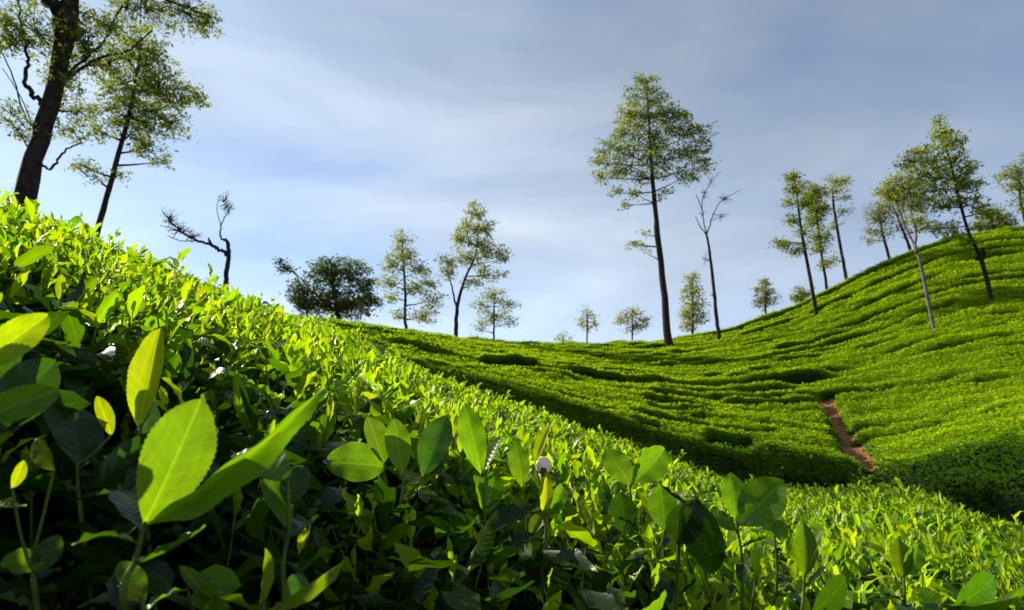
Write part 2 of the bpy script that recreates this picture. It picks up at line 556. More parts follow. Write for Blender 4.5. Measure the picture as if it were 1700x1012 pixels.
T_NEAR = [leaf_template(6, 3, f, c, w, wd, 0, 0, tw, ph) for f, c, w, wd, tw, ph in
          ((0.35, 0.5, 0.5, 0.36, 0.2, 0), (0.5, 0.15, 0.8, 0.31, -0.3, 2), (0.2, 0.9, 0.4, 0.38, 0.1, 4), (0.6, -0.3, 0.5, 0.29, 0.3, 1))]
T_MID = [leaf_template(4, 3, f, c, 0, wd) for f, c, wd in ((0.4, 0.5, 0.5), (0.55, 0.1, 0.42), (0.25, 0.9, 0.5), (0.6, -0.2, 0.4))]
T_LOW = [(np.array([[0, 0, 0], [-.22, .45, .08], [0, .5, -.02], [.22, .45, .08], [0, 1, -.12]]),
          np.array([[0, 2, 1], [0, 3, 2], [1, 2, 4], [2, 3, 4]]),
          np.array([[0, 0, 0], [-1, .45, 0], [0, .5, 0], [1, .45, 0], [0, 1, 0]], float))]

T_FAR = (np.array([[0, 0, 0], [-.24, .5, .06], [.24, .5, .06], [0, 1, -.1]]), np.array([[0, 3, 1], [0, 2, 3]]), np.zeros((4, 3)))

def shoot_leaves(x, y, zoff, young):
    """leaves of shoots standing at x, y. Returns P, Y, Z, size, age, kind"""
    n = len(x)
    z = canopy(x, y) + zoff
    base = np.stack([x, y, z], 1)
    tilt = rng.normal(0, 0.22, (n, 2))
    # shoots lean a little towards the light
    up = np.stack([tilt[:, 0] - 0.10, tilt[:, 1] + 0.0, np.ones(n)], 1)
    up /= np.linalg.norm(up, axis=1)[:, None]
    ph = rng.random(n) * 6.283
    out = []
    spec = [  # height below the tip, length, angle from the stem, age, young only
        (0.000, 0.034, 0.12, 0.00, True), (-0.012, 0.052, 0.40, 0.05, True), (-0.030, 0.066, 0.70, 0.22, True),
        (-0.055, 0.076, 0.95, 0.45, False), (-0.085, 0.084, 1.15, 0.72, False), (-0.12, 0.088, 1.35, 0.9, False),
        (-0.16, 0.088, 1.5, 1.0, False)]
    for k, (h, L, ang, age, yo) in enumerate(spec):
        sel = young if yo else np.ones(n, bool)
        idx = np.where(sel)[0]
        if len(idx) == 0: continue
        m = len(idx)
        aa = ph[idx] + k * 2.4 + rng.normal(0, 0.3, m)
        side = np.stack([np.cos(aa), np.sin(aa), np.zeros(m)], 1)
        an = ang + rng.normal(0, 0.2, m)
        Y = up[idx] * np.cos(an)[:, None] + side * np.sin(an)[:, None]
        Z = up[idx] * np.sin(an)[:, None] - side * np.cos(an)[:, None] + rng.normal(0, 0.25, (m, 3))
        P = base[idx] + up[idx] * h * rng.uniform(0.8, 1.3, m)[:, None]
        s = L * rng.uniform(0.75, 1.25, m)
        out.append((P, Y, Z, s, np.clip(age + rng.normal(0, 0.1, m), 0, 1), np.full(m, k), idx))
    return [np.concatenate([o[i] for o in out]) for i in range(7)]

def build_slope_canopy():
    mb = MB()
    # --- added dark sheet for the shade inside; no light leaks up through the table
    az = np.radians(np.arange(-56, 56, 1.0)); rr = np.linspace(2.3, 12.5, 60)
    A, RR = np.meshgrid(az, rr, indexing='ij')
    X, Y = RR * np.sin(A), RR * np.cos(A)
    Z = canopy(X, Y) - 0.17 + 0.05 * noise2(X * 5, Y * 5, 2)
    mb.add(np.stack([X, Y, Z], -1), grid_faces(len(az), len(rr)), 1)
    for r0, r1, dens, tm in ((2.0, 4.2, 250, T_NEAR), (4.2, 8.0, 185, T_MID), (8.0, 13.0, 120, T_LOW)):
        area = R(104) * 0.5 * (r1 ** 2 - r0 ** 2)
        n = int(area * dens)
        a, r = polar_pts(n, -52, 52, r0, r1)
        rn = land_params(a)[3]
        keep = (r < rn + 3.0)
        a, r = a[keep], r[keep]
        x, y = r * np.sin(a), r * np.cos(a)
        patch = noise2(x * 1.1, y * 1.1, 11) * 0.5 + noise2(x * 4.1, y * 4.1, 12) * 0.6
        young = rng.random(len(x)) < 0.40 + 0.6 * patch
        zoff = rng.uniform(-0.085, 0.035, len(x)) + 0.045 * patch
        zoff += np.where(rng.random(len(x)) < 0.05, rng.uniform(0.03, 0.09, len(x)), 0)
        P, Y, Z, s, age, k, _ = shoot_leaves(x, y, zoff, young)
        s = s * np.exp(rng.normal(0, 0.15, len(s)))
        grow = 0.86 if r0 < 5 else 1.0
        v = rng.integers(0, len(tm), len(P))
        for i, t in enumerate(tm):
            q = v == i
            scatter(mb, t, P[q], Y[q], Z[q], s[q] * grow, leaf_colour(age[q], q.sum()))
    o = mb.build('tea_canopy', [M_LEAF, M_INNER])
    tag(o, 'unbroken sunlit tea bush canopy climbing the near slope to the left', 'tea bushes', kind='stuff')
build_slope_canopy()

# ------------------------------------------------------------------ the nearest bushes: shoots and leaves as objects
BUSHES = [  # name of the place, centre az, centre r
    (-36, 0.95, 'nearest tea bush at the left edge with a dark glossy leaf and yellow shoots'),
    (-24, 0.55, 'tea bush carrying the largest pale green leaf, close to the lens'),
    (-9, 0.95, 'tea bush with a row of upright pale leaves left of the flower bud'),
    (5, 0.90, 'tea bush holding the round whitish flower bud'),
    (18, 0.95, 'tea bush with the broad cupped leaf beside a small yellow leaf'),
    (33, 1.15, 'tea bush at the lower right with many small sunlit shoots'),
    (-30, 1.75, 'shaded tea bush behind the largest leaf on the left'),
    (0, 1.75, 'tea bush behind the flower bud'),
    (27, 1.9, 'tea bush behind the broad cupped leaf')]
bush_xy = np.array([[r * math.sin(R(a)), r * math.cos(R(a))] for a, r, _ in BUSHES])
bush_obj = []
for (a, r, lab), (bx, by) in zip(BUSHES, bush_xy):
    e = link('tea_bush', None)
    e.location = (bx, by, float(canopy(bx, by)) - BUSH)
    tag(e, lab, 'tea bush', 'tea bushes in the foreground')
    bush_obj.append(e)
def bush_of(x, y):
    d = (np.asarray(x)[..., None] - bush_xy[:, 0]) ** 2 + (np.asarray(y)[..., None] - bush_xy[:, 1]) ** 2
    return np.argmin(d, -1)

# shared hero leaf meshes
def hero_mesh(age, var, serr=True):
    tv = leaf_template(45, 7, [0.18, 0.4, 0.3, 0.5][var % 4], [0.25, 0.5, -0.25, 0.1][var % 4], [0.10, 0.16, 0.12, 0.08][var % 4],
                       0.45, 0.022 if serr else 0, [0.14, 0.06, 0.18, 0.0][var % 4], [0.1, -0.3, 0.25, 0.1][var % 4], var * 1.3)
    mb = MB()
    c = np.repeat(leaf_colour(age, 1), len(tv[0]), 0)
    mb.add(tv[0], tv[1], 0, c, tv[2] + np.array([0, 0, var * 3.7 + age * 11]))
    return mb.mesh('leaf', [M_YLEAF if age < 0.5 else M_LEAF])
HERO = {}
for ai, age in enumerate((0.06, 0.42, 0.60, 0.95)):
    for var in range(4):
        HERO[ai, var] = hero_mesh(age, var)
def small_mesh(age, var):
    mb = MB(); t = T_NEAR[var]
    t = leaf_template(9, 3, *[(0.35, 0.5, 0.5, 0.37), (0.5, 0.15, 0.8, 0.32), (0.2, 0.9, 0.4, 0.39), (0.6, -0.3, 0.5, 0.30)][var])
    mb.add(t[0], t[1], 0, np.repeat(leaf_colour(age, 1), len(t[0]), 0), t[2] + np.array([0, 0, var * 3.7 + age * 11]))
    return mb.mesh('leaf', [M_YLEAF if age < 0.5 else M_LEAF])
SMALL = {}
for ai, age in enumerate((0.0, 0.12, 0.25, 0.45, 0.7, 0.9, 1.0)):
    for var in range(4):
        for q in range(2):
            SMALL[ai, var, q] = small_mesh(age, var)
from mathutils import Matrix
def set_matrix(o, P, Y, Z, s, wx=1.0):
    Fm = frames(np.asarray([Y], float), np.asarray([Z], float))[0]
    M = Matrix(((Fm[0][0] * s * wx, Fm[1][0] * s, Fm[2][0] * s, P[0]), (Fm[0][1] * s * wx, Fm[1][1] * s, Fm[2][1] * s, P[1]),
                (Fm[0][2] * s * wx, Fm[1][2] * s, Fm[2][2] * s, P[2]), (0, 0, 0, 1)))
    return M
def child_leaf(mesh, shoot, M, bush):
    o = link('leaf', mesh)
    o.parent = shoot
    loc = bush.location
    o.matrix_local = Matrix.Translation(-Vector(loc)) @ M
    return o
def shoot_stem(bush, pts, rad, mat_=None, name='shoot'):
    mb = MB()
    tube(mb, np.asarray(pts) - np.array(bush.location), rad, 6)
    return mb.build(name, [mat_ or M_GREENSTEM], bush)

# --- hand-placed shoots: (stem base px,py ; distance) and its leaves
# leaf = (base px,py, tip px,py, width px, age index, variant, yaw of the face, tip distance offset)
HEROES = [
    (0.42, [(205, 1010), (225, 930), (240, 868)], [
        (240, 870, 338, 664, 122, 1, 0, 0.15, 0.0), (246, 868, 532, 690, 50, 1, 1, 0.0, -0.06), (232, 880, 205, 800, 60, 3, 0, 0.5, 0.04)]),
    (0.60, [(236, 800), (234, 760), (233, 705)], [
        (232, 706, 263, 545, 62, 0, 3, -0.35, 0.0), (230, 712, 220, 610, 44, 2, 2, 0.7, 0.04), (233, 725, 262, 655, 34, 3, 0, 0.6, 0.03)]),
    (0.48, [(-90, 700), (-70, 650), (-50, 590)], [
        (-60, 625, 86, 515, 52, 0, 1, -0.5, 0.0), (-70, 650, 60, 560, 60, 3, 0, 0.7, 0.03)]),
    (0.46, [(-80, 800), (-60, 740), (-40, 680)], [
        (-50, 700, 102, 643, 44, 1, 1, -0.6, 0.0), (-30, 720, 70, 610, 90, 3, 2, 0.3, 0.05), (-45, 760, 45, 600, 100, 3, 0, 0.1, 0.09)]),
    (0.62, [(135, 860), (130, 810), (128, 770)], [
        (132, 778, 118, 655, 96, 3, 0, 0.6, 0.03), (185, 722, 162, 658, 30, 0, 3, 0.2, 0.0)]),
    (0.80, [(640, 900), (645, 840), (636, 770)], [
        (637, 768, 612, 692, 52, 2, 3, 0.5, 0.0), (640, 775, 545, 762, 52, 1, 1, 0.8, -0.02)]),
    (0.78, [(672, 900), (668, 840), (669, 788)], [
        (668, 788, 655, 694, 52, 1, 0, 0.1, 0.0), (702, 792, 738, 688, 64, 2, 0, -0.25, 0.0), (700, 800, 668, 830, 30, 1, 3, 0.6, 0.0)]),
    (0.78, [(810, 930), (806, 870), (800, 785)], [
        (799, 787, 772, 670, 54, 0, 0, 0.05, 0.0), (806, 780, 832, 722, 32, 2, 3, -0.8, 0.02), (806, 856, 822, 782, 54, 2, 2, -0.1, 0.0), (803, 850, 796, 785, 34, 1, 1, 0.5, 0.0)]),
    (0.80, [(872, 930), (875, 870), (868, 808)], [
        (867, 808, 857, 734, 44, 1, 0, 0.1, 0.0), (879, 896, 906, 845, 32, 1, 3, -0.4, 0.0)]),
    (0.80, [(900, 940), (906, 870), (896, 800)], [
        (889, 768, 912, 704, 24, 0, 3, -0.5, 0.0), (903, 852, 908, 784, 32, 0, 3, 0.2, -0.01), (915, 850, 940, 800, 26, 1, 1, -0.6, 0.0)]),
    (0.95, [(1060, 900), (1050, 850), (1046, 805)], [
        (1047, 806, 1008, 744, 52, 1, 0, 0.3, 0.0), (1050, 800, 1112, 742, 50, 1, 1, -0.6, 0.02), (1040, 890, 1030, 818, 60, 3, 2, 0.0, 0.0)]),
    (0.85, [(1080, 960), (1095, 915), (1104, 880)], [
        (1104, 882, 1096, 806, 60, 2, 2, 0.1, 0.0), (1106, 875, 1135, 812, 34, 1, 3, -0.8, 0.01)]),
    (0.74, [(1232, 1010), (1232, 930), (1222, 862)], [
        (1226, 872, 1300, 800, 100, 2, 2, -0.1, 0.0), (1221, 862, 1214, 785, 44, 0, 0, 0.1, 0.0), (1222, 880, 1172, 848, 40, 2, 1, 0.7, 0.0)]),
    (0.72, [(1130, 860), (1145, 835), (1158, 826)], [
        (1158, 828, 1178, 952, 74, 3, 0, 0.3, 0.0), (1156, 828, 1120, 905, 50, 3, 1, 0.9, 0.0)]),
    (0.80, [(1330, 1030), (1334, 990), (1336, 955)], [
        (1336, 956, 1334, 868, 44, 2, 3, 0.3, 0.0), (1338, 950, 1362, 880, 26, 1, 3, -0.8, 0.0)]),
    (0.95, [(1500, 1020), (1502, 985), (1500, 955)], [
        (1500, 958, 1492, 896, 40, 1, 3, 0.2, 0.0), (1502, 955, 1530, 905, 30, 1, 1, -0.5, 0.0)]),
    (0.62, [(1375, 1060), (1372, 1040), (1370, 1012)], [
        (1345, 1020, 1412, 966, 52, 3, 0, 0.7, 0.02), (1560, 1022, 1530, 975, 34, 0, 0, 0.2, 0.0)]),
    (0.55, [(1500, 1060), (1540, 1030), (1580, 1012)], [
        (1560, 1004, 1720, 1000, 60, 2, 1, 0.9, 0.0), (1580, 1012, 1660, 960, 46, 2, 0, 0.5, 0.02)]),
    (0.50, [(470, 960), (480, 880), (478, 800)], [
        (476, 802, 392, 730, 74, 2, 1, 0.6, 0.03), (480, 880, 440, 780, 52, 2, 2, 0.4, 0.03), (478, 840, 500, 770, 40, 3, 1, -0.9, 0.0)]),
    (0.44, [(430, 1060), (436, 1030), (438, 1000)], [
        (430, 1005, 444, 912, 22, 1, 3, 0.9, 0.0), (440, 1015, 572, 935, 24, 1, 3, 0.8, 0.0), (480, 1012, 505, 948, 48, 2, 0, 0.2, 0.02)]),
    (0.50, [(340, 1040), (350, 1000), (352, 980)], [
        (400, 972, 318, 960, 30, 1, 1, 0.9, 0.0), (380, 1008, 318, 985, 36, 1, 1, 0.9, 0.0), (352, 1000, 300, 940, 30, 2, 3, 0.3, 0.0)]),
    (0.46, [(250, 1060), (240, 1020), (235, 990)], [
        (236, 1000, 180, 968, 40, 0, 3, 0.8, 0.0), (240, 1000, 200, 940, 46, 2, 2, 0.3, 0.02)]),
    (0.52, [(60, 1000), (55, 960), (50, 940)], [
        (75, 935, 0, 930, 32, 1, 1, 0.9, 0.0), (55, 950, 100, 890, 40, 3, 0, 0.2, 0.0), (90, 780, 58, 728, 34, 1, 3, -0.4, 0.02), (20, 810, 40, 765, 22, 0, 3, 0.3, 0.0)]),
    (0.95, [(1290, 960), (1288, 920), (1286, 890)], [
        (1286, 892, 1272, 850, 36, 1, 0, 0.2, 0.0), (1300, 900, 1290, 862, 30, 2, 2, 0.2, 0.0)]),
    (1.0, [(530, 800), (528, 760), (527, 740)], [
        (527, 745, 548, 680, 40, 0, 0, -0.4, 0.0), (525, 745, 510, 700, 28, 1, 1, 0.7, 0.0)]),
    (0.52, [(1010, 1040), (1040, 1020), (1060, 1015)], [
        (1060, 1018, 1112, 990, 40, 1, 1, 0.8, 0.0)]),
    (0.9, [(330, 760), (345, 720), (350, 700)], [
        (352, 700, 340, 640, 30, 1, 3, 0.2, 0.0)]),
]
hero_pts = []
def hero_shoot(dist, stem, leaves):
    P = [at(sx, sy, dist) for sx, sy in stem]
    P = np.array(P)
    mid = P[-1]
    b = bush_obj[int(bush_of(mid[0], mid[1]))]
    sp = spline(np.vstack([P[0] + np.array([0, 0.05, -0.10]), P]), 14)
    L0 = 0.0016
    sh = shoot_stem(b, sp, np.linspace(L0 * 1.15, L0 * 0.8, 14))
    # older leaves lower down the stem, alternate
    for k in range(6):
        j = int(1 + k * 1.9)
        if j >= len(sp) - 2: break
        th = k * 2.4 + dist * 9
        A = sp[j] + rng.normal(0, 0.001, 3)
        Yk = np.array([math.cos(th), math.sin(th), 0.25 + 0.3 * rng.random()])
        Zk = np.array([-0.3 * math.cos(th), -0.3 * math.sin(th), 1.0]) + rng.normal(0, 0.2, 3)
        if th % 6.283 > 3.6 and math.sin(th) < -0.6: continue      # not straight at the lens
        child_leaf(SMALL[int(rng.integers(4, 7)), int(rng.integers(0, 4)), 0], sh, set_matrix(None, A, Yk, Zk, rng.uniform(0.028, 0.045)), b)
    for (x0, y0, x1, y1, wpx, ai, var, yaw, dd) in leaves:
        A = at(x0, y0, dist); B = at(x1, y1, dist + dd)
        hero_pts.append((A, B))
        Y = B - A; L = float(np.linalg.norm(Y))
        view = -(A + B) / 2; view /= np.linalg.norm(view)
        right = np.cross(Y / L, view)
        Z = view * math.cos(yaw * 1.2) + right * math.sin(yaw * 1.2)
        if var in (1,):                      # arching blade shows its side
            Z = Z - 0.9 * np.array(s_dir)
        wreal = wpx / FPX * dist * 0.78 / max(0.45, math.cos(yaw * 1.2))
        wx = min(1.6, max(0.35, wreal / (0.45 * L)))
        child_leaf(HERO[ai, var], sh, set_matrix(None, A, Y, Z, L * 1.03, wx), b)
        # petiole back to the stem
        d = np.linalg.norm(sp - A, axis=1); j = int(np.argmin(d))
        if d[j] > 0.002:
            pm = MB(); q = spline(np.array([sp[j], (sp[j] + A) / 2 + np.array([0, 0, -0.003]), A]), 6) - np.array(b.location)
            tube(pm, q, np.linspace(L0 * 0.7, L0 * 0.55, 6), 5)
            pm.build('petiole', [M_GREENSTEM], sh)
for h in HEROES:
    hero_shoot(*h)
HA = np.array([h[0] for h in hero_pts]); HB = np.array([h[1] for h in hero_pts])
HMID = (HA + HB) / 2
def proj(P):
    d = P[:, 1] * CP + P[:, 2] * SP
    u = -P[:, 1] * SP + P[:, 2] * CP
    return 850 + FPX * P[:, 0] / d, 506 - FPX * u / d, d
HPX = proj(HMID); HLEN = np.linalg.norm(HB - HA, axis=1) / np.linalg.norm(HMID, axis=1) * FPX

# flower bud: a round pinkish white bud with sepals, in the bush holding it
def flower_bud():
    c = at(903, 773, 0.80)
    b = bush_obj[int(bush_of(c[0], c[1]))]
    sh = shoot_stem(b, spline(np.array([at(915, 850, 0.82), at(925, 800, 0.81), at(914, 783, 0.802)]), 8), 0.0016)
    c = c - np.array(b.location)
    for k in range(5):                     # five overlapping petals wrapped round the bud
        mb = MB()
        u = np.linspace(0, 1, 7); v = np.linspace(-1, 1, 7)
        U, Vv = np.meshgrid(u, v, indexing='ij')
        th = k * 2 * math.pi / 5 + Vv * (0.85 - 0.25 * U)
        ph = math.pi * (0.95 - 0.93 * U)
        rad = 0.0092 * (1 + 0.05 * k / 5 + 0.06 * np.abs(Vv) * U)
        X = rad * np.sin(ph) * np.cos(th); Y = rad * np.sin(ph) * np.sin(th); Z = rad * 1.02 * np.cos(ph)
        mb.add(np.stack([X, Y, Z], -1) + c, grid_faces(7, 7))
        mb.build('petal', [M_PETAL], sh)
    for k in range(3):
        mb = MB()
        u = np.linspace(0, 1, 5); v = np.linspace(-1, 1, 5)
        U, Vv = np.meshgrid(u, v, indexing='ij')
        th = 0.4 + k * 2.1 + Vv * (0.9 - 0.6 * U)
        ph = math.pi * (1.0 - 0.42 * U)
        X = 0.0101 * np.sin(ph) * np.cos(th); Y = 0.0101 * np.sin(ph) * np.sin(th); Z = 0.0101 * np.cos(ph)
        mb.add(np.stack([X, Y, Z], -1) + c, grid_faces(5, 5))
        mb.build('sepal', [M_DRY], sh)
flower_bud()
def dry_leaf(px, py, dist, L):
    c = at(px, py, dist)
    b = bush_obj[int(bush_of(c[0], c[1]))]
    t = leaf_template(12, 5, 0.7, 0.9, 1.2, 0.5, 0, 0, 0.8, 1.0)
    mb = MB(); mb.add(t[0] * L, t[1])
    o = mb.build('leaf', [M_DRY], b)
    o.location = Vector(c) - b.location
    o.rotation_euler = (0.4, 0.5, rng.random() * 6)
    tag(o, 'curled dead brown leaf')
dry_leaf(742, 920, 0.85, 0.035)
dry_leaf(722, 905, 0.86, 0.022)

# --- shoots of the nearest bushes
def near_bushes():
    n = 4300
    a, r = polar_pts(n, -50, 46, 0.60, 2.15, 0.78)
    x, y = r * np.sin(a), r * np.cos(a)
    patch = noise2(x * 2.2, y * 2.2, 21)
    young = rng.random(n) < 0.46 + 0.4 * patch
    zoff = rng.uniform(-0.075, 0.03, n) + 0.012 * patch
    zoff -= 0.03 * (r < 0.8)
    flank = (y < 0.80 + 0.06 * noise2(x * 5, y * 5, 23)) & (x < 0.34)
    young &= ~flank | (rng.random(n) < 0.45)
    zoff = zoff - flank * rng.uniform(0.0, 0.09, n)
    P, Y, Z, s, age, k, idx = shoot_leaves(x, y, zoff, young)
    s = s * 0.68 * np.exp(rng.normal(0, 0.14, len(s)))
    age = np.where(flank[idx] & (k >= 3), np.clip(age + 0.45, 0, 1), age)
    # keep the air in front of the hand-placed leaves clear
    px, py, d = proj(P + 0.5 * Y * s[:, None])
    hx, hy, hd = HPX
    hit = np.zeros(len(P), bool)
    for i in range(len(hx)):
        hit |= (np.hypot(px - hx[i], py - hy[i]) < HLEN[i] * 0.5) & (d < hd[i] + 0.10)
    # and the air between them and the sun
    sd = np.array(s_dir)
    C0 = P + 0.5 * Y * s[:, None]
    for h in HMID:
        w = C0 - h
        q = w @ sd
        hit |= (q > 0.03) & (q < 1.6) & (np.linalg.norm(w - q[:, None] * sd, axis=1) < 0.035)
    keep = ~hit & (np.linalg.norm(P, axis=1) > 0.55)
    P, Y, Z, s, age, k, idx, px, py, d = [q[keep] for q in (P, Y, Z, s, age, k, idx, px, py, d)]
    # the leaves that show largest become objects
    size = s / d * FPX
    infr = (px > -30) & (px < 1730) & (py > 0) & (py < 1040)
    score = np.where(infr & (k <= 4), size, 0)
    big_sh = {}
    order = np.argsort(-score)
    shoots = []
    for i in order:
        if score[i] <= 0: break
        if idx[i] not in big_sh:
            if len(big_sh) >= 440: continue
            big_sh[idx[i]] = []
        big_sh[idx[i]].append(i)
    used = np.zeros(len(P), bool)
    ages = np.array([0.0, 0.12, 0.25, 0.45, 0.7, 0.9, 1.0])
    for sid, ii in big_sh.items():
        if len(ii) < 3: continue            # its leaves stay in the foliage, no bare stalk
        bx, by = x[sid], y[sid]
        b = bush_obj[int(bush_of(bx, by))]
        top = np.array([bx, by, float(canopy(bx, by)) + zoff[sid]])
        low = top + np.array([rng.normal(0, 0.02), 0.02 + rng.normal(0, 0.015), -0.13])
        pts = spline(np.array([low, (low + top) / 2 + rng.normal(0, 0.008, 3), top]), 7)
        sh = shoot_stem(b, pts, np.linspace(0.0018, 0.0009, 7))
        for i in ii:
            used[i] = True
            ai = int(np.argmin(abs(ages - age[i])))
            child_leaf(SMALL[ai, int(rng.integers(0, 4)), int(rng.integers(0, 2))], sh,
                       set_matrix(None, P[i], Y[i], Z[i], s[i], 1.0), b)
    # all the rest, and the older leaves deeper inside: one foliage part per bush
    rest = ~used
    n2 = 11500
    a2, r2 = polar_pts(n2, -52, 50, 0.55, 2.25)
    x2, y2 = r2 * np.sin(a2), r2 * np.cos(a2)
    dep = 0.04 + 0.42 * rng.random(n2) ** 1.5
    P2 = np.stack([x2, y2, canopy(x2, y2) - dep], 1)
    th = rng.random(n2) * 6.283; el = rng.normal(0.1, 0.45, n2)
    Y2 = np.stack([np.cos(th) * np.cos(el), np.sin(th) * np.cos(el), np.sin(el)], 1)
    Z2 = np.array([[0, 0, 1.0]]) + rng.normal(0, 0.45, (n2, 3))
    px2, py2, d2 = proj(P2 + 0.04 * Y2)
    hit = np.zeros(n2, bool)
    for i in range(len(hx)):
        hit |= (np.hypot(px2 - hx[i], py2 - hy[i]) < HLEN[i] * 0.45) & (d2 < hd[i] + 0.06)
    keep = ~hit
    P2, Y2, Z2 = P2[keep], Y2[keep], Z2[keep]
    m2 = len(P2)
    Pa = np.concatenate([P[rest], P2]); Ya = np.concatenate([Y[rest], Y2]); Za = np.concatenate([Z[rest], Z2])
    sa = np.concatenate([s[rest], rng.uniform(0.04, 0.08, m2)])
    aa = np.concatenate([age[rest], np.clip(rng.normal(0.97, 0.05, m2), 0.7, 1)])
    who = bush_of(Pa[:, 0], Pa[:, 1]); v = rng.integers(0, 4, len(Pa))
    for bi, b in enumerate(bush_obj):
        mb = MB()
        off = np.array(b.location)
        for i, t in enumerate(T_NEAR):
            q = (who == bi) & (v == i)
            scatter(mb, t, Pa[q] - off, Ya[q], Za[q], sa[q], leaf_colour(aa[q], q.sum()))
        if mb.v:
            o = mb.build('foliage', [M_LEAF], b)
            tag(o, kind='stuff')
        # woody frame: a few branches fanning up from the base
        mbr = MB()
        c = bush_xy[bi]
        for q in range(34):
            e = c + rng.normal(0, 0.3, 2)
            if np.hypot(*e) < 0.6: continue
            ztop = float(canopy(e[0], e[1])) - rng.uniform(0.12, 0.25)
            p0 = np.array([c[0] + rng.normal(0, 0.04), c[1] + rng.normal(0, 0.04), b.location.z - 0.03])
            p2 = np.array([e[0], e[1], ztop])
            p1 = np.array([p0[0] * 0.5 + p2[0] * 0.5, p0[1] * 0.5 + p2[1] * 0.5, p0[2] + (p2[2] - p0[2]) * 0.45]) + rng.normal(0, 0.04, 3)
            tube(mbr, spline(np.array([p0, p1, p2]), 9) - off, np.linspace(0.010, 0.0018, 9), 5)
            for w in range(3):
                k0 = p1 + (p2 - p1) * rng.uniform(0.3, 0.9)
                k1 = k0 + np.array([rng.normal(0, 0.06), rng.normal(0, 0.06), rng.uniform(0.02, 0.08)])
                tube(mbr, spline(np.array([k0, (k0 + k1) / 2 + rng.normal(0, 0.01, 3), k1]), 5) - off, np.linspace(0.0022, 0.0012, 5), 4)
        o = mbr.build('branches', [M_TWIG], b)
        tag(o, kind='stuff')
near_bushes()

# ------------------------------------------------------------------ the far slope: hedge rows of tea
NROW = 24
path_px = [(1366, 652), (1380, 676), (1398, 706), (1414, 732), (1446, 762), (1490, 795), (1512, 815)]
pa, pe = azel([p[0] for p in path_px], [p[1] for p in path_px])
def path_dist(a, r):
    """signed distance in metres across the path, with the elevation of the surface there"""
    e = np.arctan2(canopy(r * np.sin(a), r * np.cos(a)), r)
    o = np.argsort(pe)
    ac = np.interp(e, pe[o], pa[o])
    inside = (e > pe.min() - R(0.9)) & (e < pe.max() + R(0.15))
    return (a - ac) * r, inside
def row_gap(i, a):
    """how far open the gap above row edge i is (0 closed - 1 open)"""
    g = sstep(0.10, 0.27, noise2(a * 10.0 + i * 3.3, i * 1.37, 31) + 0.5 * noise2(a * 31, i * 2.1, 32))
    if i == TRACK:
        g = np.maximum(g, sstep(R(-16), R(-8), a) * (1 - sstep(R(24), R(27), a)) * (0.75 + 0.5 * noise2(a * 14, 3.3, 33)))
    if i == TRACK + 4:
        g = np.maximum(g, 0.8 * sstep(R(-16), R(-12), a) * (1 - sstep(R(-4), R(2), a)))
    return np.clip(g, 0, 1) * (1 - 0.45 * sstep(R(20), R(33), a))
TRACK = 10
row_w = 1 + 0.25 * (rng.random(NROW) - 0.5)
edges_t = np.concatenate([[0], np.cumsum(row_w)]) / row_w.sum()
edges_t = edges_t * 1.03 - 0.012
az_far = np.radians(np.arange(-46, 46, 0.28))
def row_t(i, a):
    return edges_t[i] + 0.35 / NROW * noise2(a * 6, i * 0.45, 41) + 0.04 / NROW * noise2(a * 40, i * 0.9, 42)
ORD = ['first', 'second', 'third', 'fourth', 'fifth', 'sixth', 'seventh', 'eighth', 'ninth', 'tenth', 'eleventh', 'twelfth', 'thirteenth', 'fourteenth', 'fifteenth']
